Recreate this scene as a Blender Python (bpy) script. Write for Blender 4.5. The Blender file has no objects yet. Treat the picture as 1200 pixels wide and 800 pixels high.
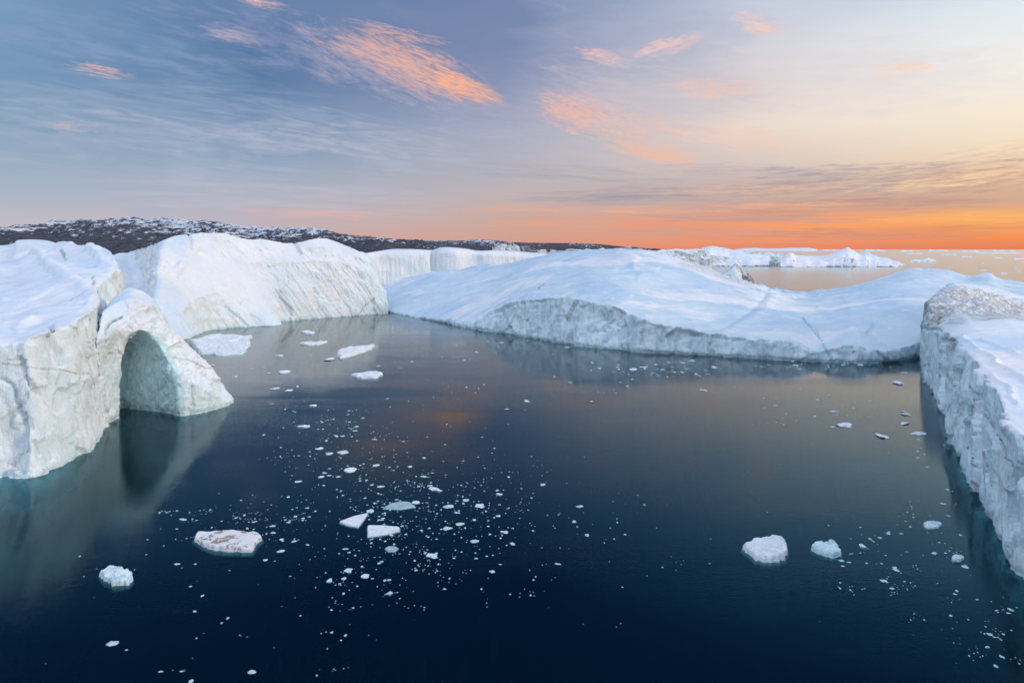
import bpy, bmesh, math, random
import numpy as np
from concurrent.futures import ThreadPoolExecutor
from mathutils import Vector

random.seed(7)
rng = np.random.default_rng(11)
sc = bpy.context.scene
COL = sc.collection
R = math.radians
F, H, CX, HY = 800.0, 60.0, 600.0, 292.0      # focal length (units of a 1200 wide view), drone height, view centre, horizon row


def P(px, py, Y):
    """point at distance Y in front of the drone seen in direction (px, py)"""
    return ((px - CX) * Y / F, Y, H - (py - HY) * Y / F)


def W(px, py):
    """point of the sea surface seen in direction (px, py)"""
    Y = F * H / (py - HY)
    return ((px - CX) * Y / F, Y)


# ------------------------------------------------------------------ tags
def tag(o, label=None, cat=None, group=None, kind=None):
    assert not label or len(label.split()) <= 15, label
    if label: o['label'] = label
    if cat: o['category'] = cat
    if group: o['group'] = group
    if kind: o['kind'] = kind
    return o


def link_mesh(name, verts, faces, mat, smooth=True):
    me = bpy.data.meshes.new(name)
    me.from_pydata([tuple(v) for v in verts], [], faces)
    if smooth:
        me.polygons.foreach_set('use_smooth', [True] * len(me.polygons))
    me.update()
    o = bpy.data.objects.new(name, me)
    COL.objects.link(o)
    if mat: me.materials.append(mat)
    return o


# ------------------------------------------------------------------ noise (numpy)
_g = np.random.default_rng(5)
PERM = np.concatenate([_g.permutation(4096)] * 2).astype(np.int32)
VAL = _g.uniform(-1, 1, 4096).astype(np.float32)
POOL = ThreadPoolExecutor(4)


def _vn(p, seed):
    f = np.floor(p); t = (p - f).astype(np.float32); i = f.astype(np.int64).astype(np.int32)
    t = t * t * t * (t * (t * 6 - 15) + 10)
    x = (i[:, 0] + seed * 131) & 4095; y = i[:, 1] & 4095; z = i[:, 2] & 4095
    tx, ty, tz = t[:, 0], t[:, 1], t[:, 2]
    r = []
    for d in (0, 1):
        pz = PERM[(z + d) & 4095]
        row = []
        for b in (0, 1):
            py = PERM[(pz + y + b) & 4095]
            v0 = VAL[PERM[(py + x) & 4095]]; v1 = VAL[PERM[(py + x + 1) & 4095]]
            row.append(v0 + (v1 - v0) * tx)
        r.append(row[0] + (row[1] - row[0]) * ty)
    return r[0] + (r[1] - r[0]) * tz


def vnoise(p, seed=0):
    if len(p) < 20000: return _vn(p, seed).astype(float)
    return np.concatenate(list(POOL.map(lambda q: _vn(q, seed), np.array_split(p, 8)))).astype(float)


ROT = np.array([[0.36, 0.48, -0.8], [-0.8, 0.6, 0.0], [0.48, 0.64, 0.6]])


def fbm(p, octv=4, seed=0, gain=0.5, ridged=False):
    s = 0.0; a = 1.0; tot = 0.0
    q = np.array(p, float)
    for k in range(octv):
        n = vnoise(q, seed + k)
        if ridged: n = 1 - 2 * np.abs(n)
        s = s + a * n; tot += a; a *= gain
        q = q @ ROT.T * 2.03 + 17.3
    return s / tot


def facets(p, cell, seed):
    """planar chips: every point follows the tilted plane of its nearest seed"""
    def work(p):
        g = np.floor(p / cell).astype(np.int64)
        best = np.full(len(p), 1e18); val = np.zeros(len(p))
        for dx in (-1, 0, 1):
            for dy in (-1, 0, 1):
                for dz in (-1, 0, 1):
                    c = g + (dx, dy, dz)
                    h = PERM[(PERM[(PERM[(c[:, 0] + seed) & 4095] + c[:, 1]) & 4095] + c[:, 2]) & 4095].astype(np.int64)
                    r = [VAL[(h + k * 577) & 4095] for k in range(7)]
                    d = p - (c + 0.5 + 0.45 * np.stack(r[:3], 1)) * cell
                    dd = (d * d).sum(1)
                    v = r[3] * 0.5 + (d[:, 0] * r[4] + d[:, 1] * r[5] + d[:, 2] * r[6]) / cell
                    m = dd < best
                    best[m] = dd[m]; val[m] = v[m]
        return val
    return np.concatenate(list(POOL.map(work, np.array_split(p, 8))))


def sstep(a, b, x):
    t = np.clip((x - a) / (b - a), 0, 1)
    return t * t * (3 - 2 * t)


# ------------------------------------------------------------------ node helper
class NT:
    def __init__(self, tree):
        self.t = tree; self.n = tree.nodes; self.l = tree.links

    def node(self, typ, **kw):
        nd = self.n.new(typ)
        for k, v in kw.items(): setattr(nd, k, v)
        return nd

    def put(self, sock, v):
        if v is None: return
        if isinstance(v, bpy.types.NodeSocket): self.l.new(v, sock)
        else: sock.default_value = v

    def m(self, op, a, b=None, c=None, clamp=False):
        nd = self.node('ShaderNodeMath', operation=op); nd.use_clamp = clamp
        self.put(nd.inputs[0], a); self.put(nd.inputs[1], b); self.put(nd.inputs[2], c)
        return nd.outputs[0]

    def ss(self, x, a, b, c=0.0, d=1.0, smooth=True):
        nd = self.node('ShaderNodeMapRange'); nd.interpolation_type = 'SMOOTHSTEP' if smooth else 'LINEAR'
        self.put(nd.inputs[0], x)
        for i, v in enumerate((a, b, c, d)): self.put(nd.inputs[i + 1], v)
        return nd.outputs[0]

    def mix(self, fac, a, b, mode='MIX'):
        nd = self.node('ShaderNodeMix', data_type='RGBA', blend_type=mode)
        self.put(nd.inputs[0], fac)
        self.put(nd.inputs[6], (*a, 1) if isinstance(a, tuple) and len(a) == 3 else a)
        self.put(nd.inputs[7], (*b, 1) if isinstance(b, tuple) and len(b) == 3 else b)
        return nd.outputs[2]

    def vec(self, x, y, z):
        nd = self.node('ShaderNodeCombineXYZ')
        self.put(nd.inputs[0], x); self.put(nd.inputs[1], y); self.put(nd.inputs[2], z)
        return nd.outputs[0]

    def noise(self, v, scale=1.0, detail=4.0, rough=0.5, dist=0.0):
        nd = self.node('ShaderNodeTexNoise')
        self.put(nd.inputs['Vector'], v)
        nd.inputs['Scale'].default_value = scale; nd.inputs['Detail'].default_value = detail
        nd.inputs['Roughness'].default_value = rough; nd.inputs['Distortion'].default_value = dist
        return nd.outputs['Fac']

    def mapping(self, v, scale=(1, 1, 1), rot=(0, 0, 0), loc=(0, 0, 0)):
        nd = self.node('ShaderNodeMapping')
        self.put(nd.inputs[0], v)
        nd.inputs[1].default_value = loc; nd.inputs[2].default_value = rot; nd.inputs[3].default_value = scale
        return nd.outputs[0]

    def attr(self, name):
        nd = self.node('ShaderNodeAttribute'); nd.attribute_name = name
        return nd.outputs['Fac']


def new_mat(name):
    m = bpy.data.materials.new(name); m.use_nodes = True
    m.node_tree.nodes.clear()
    return m, NT(m.node_tree)


def lin(c):
    return tuple(((v / 255) / 12.92 if v / 255 <= 0.04045 else ((v / 255 + 0.055) / 1.055) ** 2.4) for v in c)


# ------------------------------------------------------------------ materials
def ice_material(name, snow=(0.80, 0.85, 0.92), wall=(0.66, 0.82, 0.86), streak=(0.40, 0.60, 0.66), bump_scale=1.0,
                 wallz=(0.35, 0.75), grit=0.25, drift=((0.012, 0.019, 0.02), -0.5), warm=(0.86, 0.82, 0.76), warmth=0.25):
    m, t = new_mat(name)
    out = t.node('ShaderNodeOutputMaterial')
    bs = t.node('ShaderNodeBsdfPrincipled')
    geo = t.node('ShaderNodeNewGeometry')
    pos = geo.outputs['Position']
    sep = t.node('ShaderNodeSeparateXYZ'); t.l.new(geo.outputs['Normal'], sep.inputs[0])
    nz = sep.outputs[2]
    b = bump_scale
    big = t.noise(t.mapping(pos, (0.03 / b,) * 3), 1, 4, 0.55)
    mid = t.noise(t.mapping(pos, (0.16 / b,) * 3), 1, 6, 0.6)
    fine = t.noise(t.mapping(pos, (1.1 / b,) * 3), 1, 8, 0.65)
    vert = t.noise(t.mapping(pos, (0.22 / b, 0.22 / b, 0.035 / b)), 1, 7, 0.62, 0.6)
    top = t.ss(t.m('ADD', nz, t.m('MULTIPLY', t.m('SUBTRACT', mid, 0.5), 0.28)), wallz[0], wallz[1])
    # snow: slightly bluer and pinker patches of crust and bare ice
    sn = t.mix(t.ss(big, 0.42, 0.62), snow, (snow[0] * 0.82, snow[1] * 0.91, snow[2] * 0.99))
    flow = t.noise(t.mapping(pos, tuple(q / b for q in drift[0]), (0, 0, drift[1])), 1, 5, 0.55, 1.4)
    sn = t.mix(t.ss(flow, 0.50, 0.62, 0, 0.6), sn, (0.87, 0.85, 0.89))
    sn = t.mix(t.ss(flow, 0.34, 0.46, 0.5, 0), sn, (0.60, 0.73, 0.86))
    sn = t.mix(t.ss(mid, 0.58, 0.68, 0, 0.4), sn, (0.88, 0.88, 0.91))
    wl = t.mix(t.ss(vert, 0.40, 0.62), wall, streak)
    wl = t.mix(t.ss(big, 0.35, 0.65, 0, warmth), wl, warm)
    wl = t.mix(t.ss(vert, 0.30, 0.44, 0.5, 0), wl, (0.86, 0.90, 0.92))
    speck = t.m('MULTIPLY', t.ss(fine, 0.56, 0.72), grit)
    wl = t.mix(speck, wl, (0.26, 0.34, 0.37))
    col = t.mix(top, wl, sn)
    # dirt carried by the ice (an attribute computed with the mesh), blue veins of clear ice
    dirt = t.attr('dirt')
    dn = t.m('MULTIPLY', dirt, t.ss(t.noise(t.mapping(pos, (0.55 / b, 0.13 / b, 0.30 / b), (0, 0, 0.9)), 1, 8, 0.7, 0.1), 0.38, 0.60))
    col = t.mix(t.m('MINIMUM', dn, 0.9), col, (0.38, 0.33, 0.27))
    col = t.mix(t.attr('band'), col, (0.40, 0.28, 0.21))
    col = t.mix(t.attr('vein'), col, (0.05, 0.30, 0.42))
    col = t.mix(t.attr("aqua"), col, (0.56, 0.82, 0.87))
    t.put(bs.inputs['Base Color'], col)
    t.put(bs.inputs['Roughness'], t.ss(mid, 0.3, 0.7, 0.42, 0.75))
    bs.inputs['IOR'].default_value = 1.31
    bs.inputs['Specular IOR Level'].default_value = 0.35
    # relief finer than the mesh: flutes on walls, wind crust on snow
    hgt = t.m('ADD', t.m('MULTIPLY', vert, 1.6), t.m('MULTIPLY', fine, 0.34))
    hgt = t.m('ADD', hgt, t.m('MULTIPLY', mid, 0.8))
    hs = t.m('ADD', t.m('MULTIPLY', fine, 0.16), t.m('MULTIPLY', mid, 0.6))
    hs = t.m('ADD', hs, t.m('MULTIPLY', flow, 1.2))
    sast = t.noise(t.mapping(pos, (0.45 / b, 0.08 / b, 0.3 / b) if drift[0][0] > drift[0][1] else (0.10 / b, 0.5 / b, 0.3 / b), (0, 0, drift[1])), 1, 5, 0.6, 0.8)
    hs = t.m('ADD', hs, t.m('MULTIPLY', sast, 0.40))
    hh = t.node('ShaderNodeMix', data_type='FLOAT')
    t.put(hh.inputs[0], top); t.put(hh.inputs[2], hgt); t.put(hh.inputs[3], hs)
    bp = t.node('ShaderNodeBump'); bp.inputs['Strength'].default_value = 0.75; bp.inputs['Distance'].default_value = 1.6 * b
    t.put(bp.inputs['Height'], hh.outputs[0])
    t.l.new(bp.outputs[0], bs.inputs['Normal'])
    t.l.new(bs.outputs[0], out.inputs[0])
    return m


M_NEAR = ice_material('glacier_ice', wall=(0.76, 0.86, 0.90), streak=(0.64, 0.79, 0.85), warmth=0.32, drift=((0.055, 0.016, 0.03), 0.5), grit=0.15, warm=(0.86, 0.83, 0.80))
M_BRIGHT = ice_material('bright_glacier_ice', snow=(0.75, 0.79, 0.83), wall=(0.78, 0.81, 0.82), streak=(0.64, 0.76, 0.80), bump_scale=1.6, warmth=0.4, grit=0.05, warm=(0.84, 0.81, 0.78))
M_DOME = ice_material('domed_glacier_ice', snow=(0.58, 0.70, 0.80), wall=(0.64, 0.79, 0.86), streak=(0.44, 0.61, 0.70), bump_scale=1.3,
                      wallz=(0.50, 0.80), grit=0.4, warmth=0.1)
M_RIGHT = ice_material('blue_cliff_ice', snow=(0.78, 0.84, 0.92), wall=(0.74, 0.89, 0.96), streak=(0.60, 0.80, 0.90), bump_scale=0.9, grit=0.22, warmth=0.0)
M_FAR = ice_material('distant_ice_as_haze', snow=(0.78, 0.83, 0.88), wall=(0.62, 0.72, 0.76), streak=(0.45, 0.56, 0.60), bump_scale=6, grit=0.3, warmth=0.3)
M_ROUGH = ice_material('dirty_ice', snow=(0.55, 0.55, 0.56), wall=(0.30, 0.29, 0.28), streak=(0.16, 0.15, 0.14), bump_scale=2, grit=0.5)


def floe_material(name, base, dark, lo, hi, scale=0.6):
    m, t = new_mat(name)
    out = t.node('ShaderNodeOutputMaterial'); bs = t.node('ShaderNodeBsdfPrincipled')
    geo = t.node('ShaderNodeNewGeometry'); pos = geo.outputs['Position']
    a = t.noise(t.mapping(pos, (scale, scale, scale)), 1, 6, 0.6, 0.6)
    f = t.noise(t.mapping(pos, (3, 3, 3)), 1, 6, 0.6)
    col = t.mix(t.ss(a, lo, hi), base, dark)
    sep = t.node('ShaderNodeSeparateXYZ'); t.l.new(pos, sep.inputs[0])
    col = t.mix(t.ss(sep.outputs[2], 0.0, 0.35, 0.7, 0), col, (0.42, 0.66, 0.70))
    t.put(bs.inputs['Base Color'], col)
    bs.inputs['Roughness'].default_value = 0.55
    bp = t.node('ShaderNodeBump'); bp.inputs['Strength'].default_value = 0.8; bp.inputs['Distance'].default_value = 0.4
    t.put(bp.inputs['Height'], f); t.l.new(bp.outputs[0], bs.inputs['Normal'])
    t.l.new(bs.outputs[0], out.inputs[0])
    return m


F_WHITE = floe_material('white_floe_ice', (0.84, 0.88, 0.93), (0.66, 0.75, 0.83), 0.45, 0.65)
F_DIRTY = floe_material('silty_floe_ice', (0.80, 0.82, 0.86), (0.34, 0.28, 0.23), 0.53, 0.59, 0.40)
F_GREY = floe_material('glassy_floe_ice', (0.42, 0.52, 0.60), (0.30, 0.42, 0.52), 0.4, 0.6)
F_AQUA = floe_material('aqua_floe_ice', (0.74, 0.87, 0.92), (0.45, 0.68, 0.75), 0.42, 0.62)

# sea
M_SEA, t = new_mat('calm_sea_water')
out = t.node('ShaderNodeOutputMaterial')
geo = t.node('ShaderNodeNewGeometry'); pos = geo.outputs['Position']
w1 = t.noise(t.mapping(pos, (0.22, 0.75, 1), (0, 0, 0.12)), 1, 3, 0.5, 0.3)
w2 = t.noise(t.mapping(pos, (0.9, 2.2, 1), (0, 0, -0.35)), 1, 3, 0.55)
w3 = t.noise(t.mapping(pos, (0.012, 0.03, 1), (0, 0, 0.2)), 1, 3, 0.5)
spx = t.node('ShaderNodeSeparateXYZ'); t.l.new(pos, spx.inputs[0])
openw = t.ss(spx.outputs[1], 650, 1100)                     # breeze on the open sea outside the bay
amp = t.ss(w3, 0.38, 0.62, 0.25, 1.35)
hgt = t.m('MULTIPLY', t.m('ADD', t.m('MULTIPLY', w1, 0.016), t.m('MULTIPLY', w2, 0.024)), amp)
bp = t.node('ShaderNodeBump'); bp.inputs['Strength'].default_value = 1.0; bp.inputs['Distance'].default_value = 1.0
t.put(bp.inputs['Height'], hgt)
fr = t.node('ShaderNodeFresnel'); fr.inputs[0].default_value = 1.42; t.l.new(bp.outputs[0], fr.inputs['Normal'])
gl = t.node('ShaderNodeBsdfGlossy'); t.l.new(bp.outputs[0], gl.inputs['Normal'])
t.put(gl.inputs['Color'], t.mix(t.ss(fr.outputs[0], 0.10, 0.38, smooth=False), (0.26, 0.66, 0.84), (0.95, 1.0, 1.0)))
t.put(gl.inputs['Roughness'], t.m('ADD', 0.014, t.m('MULTIPLY', openw, 0.18)))
df = t.node('ShaderNodeBsdfDiffuse'); df.inputs['Color'].default_value = (0.0008, 0.0130, 0.028, 1)
tr = t.node('ShaderNodeBsdfTransparent'); tr.inputs['Color'].default_value = (0.85, 0.98, 1.0, 1)
mb = t.node('ShaderNodeMixShader'); mb.inputs[0].default_value = 0.65
t.l.new(df.outputs[0], mb.inputs[1]); t.l.new(tr.outputs[0], mb.inputs[2])
mm = t.node('ShaderNodeMixShader'); t.l.new(fr.outputs[0], mm.inputs[0]); t.l.new(mb.outputs[0], mm.inputs[1]); t.l.new(gl.outputs[0], mm.inputs[2])
t.l.new(mm.outputs[0], out.inputs[0])
va = t.node('ShaderNodeVolumeAbsorption'); va.inputs['Color'].default_value = (0.0, 0.80, 0.82, 1); va.inputs['Density'].default_value = 0.42
t.l.new(va.outputs[0], out.inputs['Volume'])

M_BED, t = new_mat('deep_seabed')
out = t.node('ShaderNodeOutputMaterial'); bs = t.node('ShaderNodeBsdfDiffuse'); bs.inputs[0].default_value = (0.02, 0.03, 0.035, 1)
t.l.new(bs.outputs[0], out.inputs[0])

# hills
M_HILL, t = new_mat('snow_dusted_rock')
out = t.node('ShaderNodeOutputMaterial'); bs = t.node('ShaderNodeBsdfPrincipled')
geo = t.node('ShaderNodeNewGeometry'); pos = geo.outputs['Position']
sep = t.node('ShaderNodeSeparateXYZ'); t.l.new(pos, sep.inputs[0])
sepn = t.node('ShaderNodeSeparateXYZ'); t.l.new(geo.outputs['Normal'], sepn.inputs[0])
a = t.noise(t.mapping(pos, (0.011, 0.0022, 0.022)), 1, 9, 0.70, 0.6)
b_ = t.noise(t.mapping(pos, (0.035, 0.007, 0.06)), 1, 6, 0.72)
zz = t.m('ADD', t.ss(sep.outputs[2], 60, 330, -0.08, 0.10, smooth=False), t.m('MULTIPLY', t.m('SUBTRACT', t.noise(t.mapping(pos, (0.0022, 0.0006, 0.002)), 1, 3, 0.5), 0.5), 0.22))
cov = t.m('ADD', t.m('ADD', t.m('MULTIPLY', a, 0.5), t.m('MULTIPLY', b_, 0.5)), zz)
rock = t.mix(t.ss(b_, 0.4, 0.6), (0.022, 0.030, 0.052), (0.06, 0.062, 0.08))
t.put(bs.inputs['Base Color'], t.mix(t.ss(cov, 0.515, 0.575), rock, (0.55, 0.60, 0.70)))
bs.inputs['Roughness'].default_value = 0.9
t.l.new(bs.outputs[0], out.inputs[0])


# ------------------------------------------------------------------ berg construction
def catmull(pts, n):
    pts = np.array(pts, float); m = len(pts)
    res = []
    for i in range(m - 1):
        p0 = pts[max(i - 1, 0)]; p1 = pts[i]; p2 = pts[i + 1]; p3 = pts[min(i + 2, m - 1)]
        for k in range(n):
            u = k / n
            res.append(0.5 * ((2 * p1) + (-p0 + p2) * u + (2 * p0 - 5 * p1 + 4 * p2 - p3) * u * u + (-p0 + 3 * p1 - 3 * p2 + p3) * u ** 3))
    res.append(pts[-1])
    return np.array(res)


def loft(stations, n=6, sub=3, depth=-7.0, foot=0.0):
    """stations: cross sections from the near waterline over the top to the far waterline, world points.
    returns a closed mesh (verts, faces)"""
    K = len(stations[0])
    rows = [catmull([s[k] for s in stations], n) for k in range(K)]
    # extra rows between keys keep the surface rounded
    prof = []
    for k in range(K - 1):
        for j in range(sub):
            u = j / sub
            prof.append(rows[k] * (1 - u) + rows[k + 1] * u)
    prof.append(rows[-1])
    first = prof[0].copy(); first[:, 2] = depth
    first[:, :2] *= 1 - foot / np.linalg.norm(first[:, :2], axis=1)[:, None]
    last = prof[-1].copy(); last[:, 2] = depth
    prof = [first] + prof + [last]
    S = len(prof[0]); T = len(prof)
    verts = np.concatenate(prof)
    faces = []
    for a in range(T):
        b = (a + 1) % T
        for s in range(S - 1):
            faces.append((a * S + s, a * S + s + 1, b * S + s + 1, b * S + s))
    faces.append(tuple(a * S for a in range(T)))
    faces.append(tuple(a * S + S - 1 for a in reversed(range(T))))
    return verts, faces


def temp_obj(meshes):
    bm = bmesh.new()
    for v, f in meshes:
        vs = [bm.verts.new(tuple(p)) for p in v]
        for q in f:
            try: bm.faces.new([vs[i] for i in q])
            except ValueError: pass
    bmesh.ops.triangulate(bm, faces=[f for f in bm.faces if len(f.verts) > 4])
    bmesh.ops.recalc_face_normals(bm, faces=bm.faces)
    me = bpy.data.meshes.new('tmp'); bm.to_mesh(me); bm.free()
    o = bpy.data.objects.new('tmp', me); COL.objects.link(o)
    return o


def solid(meshes, voxel, cut=None):
    o = temp_obj(meshes)
    c = None
    if cut is not None:
        c = temp_obj([cut])
        bo = o.modifiers.new('b', 'BOOLEAN'); bo.operation = 'DIFFERENCE'; bo.object = c; bo.solver = 'EXACT'; bo.use_self = True
    rm = o.modifiers.new('r', 'REMESH'); rm.mode = 'VOXEL'; rm.voxel_size = voxel; rm.adaptivity = 0
    dg = bpy.context.evaluated_depsgraph_get()
    me = bpy.data.meshes.new_from_object(o.evaluated_get(dg))
    bpy.data.objects.remove(o)
    if c: bpy.data.objects.remove(c)
    return me


def coords(me):
    a = np.empty(len(me.vertices) * 3); me.vertices.foreach_get('co', a); return a.reshape(-1, 3)


def normals(me):
    a = np.empty(len(me.vertices) * 3); me.vertex_normals.foreach_get('vector', a); return a.reshape(-1, 3)


def setco(me, co):
    me.vertices.foreach_set('co', co.ravel()); me.update()


def relax(me, it):
    co = coords(me); n = len(co)
    e = np.empty(len(me.edges) * 2, np.int32); me.edges.foreach_get('vertices', e); e = e.reshape(-1, 2)
    deg = np.bincount(e.ravel(), minlength=n).astype(float); deg[deg == 0] = 1
    for _ in range(it):
        s = np.empty_like(co)
        for k in range(3):
            s[:, k] = np.bincount(e[:, 0], co[e[:, 1], k], n) + np.bincount(e[:, 1], co[e[:, 0], k], n)
        co = co * 0.35 + s / deg[:, None] * 0.65
    setco(me, co)


def proj(co):
    Y = np.maximum(co[:, 1], 1)
    return CX + co[:, 0] / Y * F, HY + (H - co[:, 2]) / Y * F


WOB = [None, None]


def seg_dist(px, py, pts):
    if WOB[0] is not None and len(WOB[0]) == len(px):
        px = px + WOB[0]; py = py + WOB[1]
    d = np.full(len(px), 1e9)
    for (x0, y0), (x1, y1) in zip(pts[:-1], pts[1:]):
        dx, dy = x1 - x0, y1 - y0
        u = np.clip(((px - x0) * dx + (py - y0) * dy) / (dx * dx + dy * dy + 1e-9), 0, 1)
        d = np.minimum(d, np.hypot(px - x0 - u * dx, py - y0 - u * dy))
    return d


def set_attr(me, name, val):
    a = me.attributes.get(name) or me.attributes.new(name, 'FLOAT', 'POINT')
    a.data.foreach_set('value', np.clip(val, 0, 1).astype(np.float32))


def berg(name, meshes, voxel, mat, cut=None, smooth=3, wall=1.2, top=1.0, groove=(4.0, 4.0, 26.0), lean=(0, 0), seed=1,
         scale=1.0, post=None, chip=0.6, paint=None, parent=None, facet=0.0, cell=14.0, notch=0.0, drift=(34.0, 9.0, 14.0)):
    me = solid(meshes, voxel, cut)
    relax(me, smooth)
    co = coords(me); no = normals(me)
    steep = 1 - sstep(0.45, 0.85, no[:, 2])
    # slumped, fluted and chipped walls
    q = co.copy()
    q[:, 0] += co[:, 2] * lean[0]; q[:, 1] += co[:, 2] * lean[1]
    g = fbm(q / np.array(groove) / scale, 4, seed, 0.55, ridged=True)
    c = fbm(co / (7.0 * scale), 5, seed + 20, 0.55)
    big = fbm(co / (30.0 * scale), 3, seed + 40)
    fac = np.abs(fbm(co / (12.0 * scale), 2, seed + 50)) + 0.7 * np.abs(fbm(q / np.array(groove) / scale * 2.3, 2, seed + 55))
    d_wall = wall * (g * 0.8 + chip * c * 1.6 + big * 2.0 - fac * 1.5)
    sn = co.copy(); sn[:, 2] *= 0.3
    u = fbm(sn / (26.0 * scale), 4, seed + 60, 0.42)
    ter = fbm(sn / np.array((38.0, 11.0, 20.0)) / scale, 3, seed + 70, 0.5, ridged=True)
    fl = fbm((sn + 14 * fbm(sn / 40.0, 2, seed + 66)[:, None]) / np.array(drift) / scale, 4, seed + 72, 0.55)
    d_top = top * (u * 1.6 + ter * 0.6 + fl * 0.8)
    if facet:
        wp = co + fbm(co / (cell * 0.8), 2, seed + 33)[:, None] * cell * 0.25
        fc = np.zeros(len(co)); ms = steep > 0.02
        sc_ = np.array([1.0, 1.0, 0.55])
        fc[ms] = facets(wp[ms] * sc_, cell, seed) + 0.45 * facets(wp[ms] * sc_, cell * 0.36, seed + 5)
        d_wall = d_wall + facet * fc
    if notch:
        d_wall = d_wall - notch * np.exp(-((co[:, 2] - 0.2) / 0.9) ** 2)
    d = d_wall * steep + d_top * (1 - steep)
    co2 = co + no * d[:, None]
    k_ = np.clip(400.0 / np.maximum(co[:, 1], 60), 0.5, 2.5)
    WOB[0] = fbm(co / (14.0 * scale), 3, seed + 80) * 5.0 * k_; WOB[1] = fbm(co / (14.0 * scale), 3, seed + 90) * 3.0 * k_
    if post is not None:
        co2 = post(co, co2, no, steep)
    setco(me, co2)
    for a in ('dirt', 'band', 'vein', 'aqua'): set_attr(me, a, np.zeros(len(co)))
    if paint is not None: paint(me, co, co2, no, steep)
    me.polygons.foreach_set('use_smooth', [True] * len(me.polygons))
    WOB[0] = None
    me.materials.clear(); me.materials.append(mat); me.name = name
    me.update()
    o = bpy.data.objects.new(name, me); COL.objects.link(o)
    o.parent = parent
    return o


def st(*pts):
    return [P(*p) if not isinstance(p[0], str) else p[1:] for p in pts]


# ---- 1 the near arched iceberg on the left
body = loft([
    st((-330, 640, 150), (-330, 440, 152), (-330, 400, 190), (-330, 330, 300), (-330, 330, 380), (-330, 400, 460)),
    st((-160, 590, 161), (-160, 425, 163), (-160, 395, 200), (-160, 322, 320), (-160, 318, 400), (-160, 395, 480)),
    st((0, 560, 179), (0, 402, 186), (0, 380, 215), (0, 330, 320), (2, 306, 400), (0, 390, 500)),
    st((40, 558, 180.5), (38, 393, 190), (42, 375, 218), (35, 325, 325), (35, 298, 410), (35, 380, 500)),
    st((90, 540, 193.5), (84, 379, 206), (80, 362, 232), (70, 310, 330), (66, 287, 400), (70, 370, 490)),
    st((124, 507, 223), (108, 366, 229), (100, 350, 248), (98, 308, 330), (90, 285, 375), (105, 370, 460)),
    st((136, 478, 258), (119, 358, 248), (115, 345, 268), (122, 312, 320), (112, 289, 352), (130, 375, 430)),
    st((139, 465, 277), (127, 366, 270), (126, 352, 282), (138, 325, 315), (130, 296, 335), (150, 385, 400)),
    st((141, 455, 294), (140, 400, 292), (139, 372, 298), (144, 345, 312), (141, 318, 322), (156, 400, 370)),
], 6, 3, foot=9.0)
arch = loft([
    st((108, 508, 222), (112, 400, 226), (118, 366, 238), (124, 360, 262), (124, 380, 290), (120, 430, 300)),
    st((134, 492, 240), (134, 390, 236), (140, 352, 246), (143, 341, 262), (143, 365, 285), (140, 420, 300)),
    st((150, 488, 245), (150, 388, 240), (154, 349, 248), (156, 338, 262), (157, 362, 284), (155, 420, 300)),
    st((172, 488, 245), (172, 392, 244), (172, 357, 252), (173, 346, 264), (175, 370, 282), (173, 430, 295)),
    st((193, 488, 245), (192, 425, 246), (188, 378, 254), (187, 366, 264), (190, 385, 280), (195, 440, 290)),
    st((215, 487, 246), (213, 440, 248), (209, 402, 256), (207, 391, 266), (212, 410, 278), (222, 450, 285)),
    st((240, 483, 251), (238, 455, 252), (235, 428, 259), (234, 417, 266), (238, 430, 274), (246, 455, 280)),
    st((262, 478, 258), (260, 466, 259), (257, 452, 263), (257, 444, 267), (260, 452, 272), (264, 462, 276)),
    st((276, 474, 264), (276, 471, 265), (275, 469, 266), (275, 468, 267), (276, 469, 268), (277, 471, 269)),
], 6, 3, foot=5.0)


def prism(front, back):
    n = len(front)
    v = [P(*p) for p in front] + [P(*p) for p in back]
    f = [tuple(range(n)), tuple(range(2 * n - 1, n - 1, -1))]
    for i in range(n):
        j = (i + 1) % n
        f.append((i, j, n + j, n + i))
    return v, f


def rings(rs):
    n = len(rs[0]); v = [p for r in rs for p in r]; f = [tuple(range(n))]
    for k in range(len(rs) - 1):
        for i in range(n):
            j = (i + 1) % n
            f.append((k * n + i, k * n + j, (k + 1) * n + j, (k + 1) * n + i))
    f.append(tuple(range(len(rs) * n - 1, (len(rs) - 1) * n - 1, -1)))
    return v, f


cv = [(139, 560), (140, 455), (144, 425), (147, 405), (152, 396), (162, 389), (176, 390), (191, 399), (204, 419), (213, 445), (218, 472), (222, 560)]


def ring_at(Y0, Y1, dx, sx, top):
    cx = 178; res = []
    for x, y in cv:
        u = (x - 139) / 83
        yy = y if y > 500 else top + (y - 390) * (472 - top) / (472 - 390)
        res.append(P(cx + (x - cx) * sx + dx, yy, Y0 + (Y1 - Y0) * u))
    return res


cave = rings([ring_at(205, 205, 0, 1.0, 389), ring_at(240, 240, 1, 1.02, 388), ring_at(246, 243, -1, 1.0, 389),
              ring_at(252, 245, -4, 0.95, 393), ring_at(258, 248, -7, 0.80, 404)])


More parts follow.
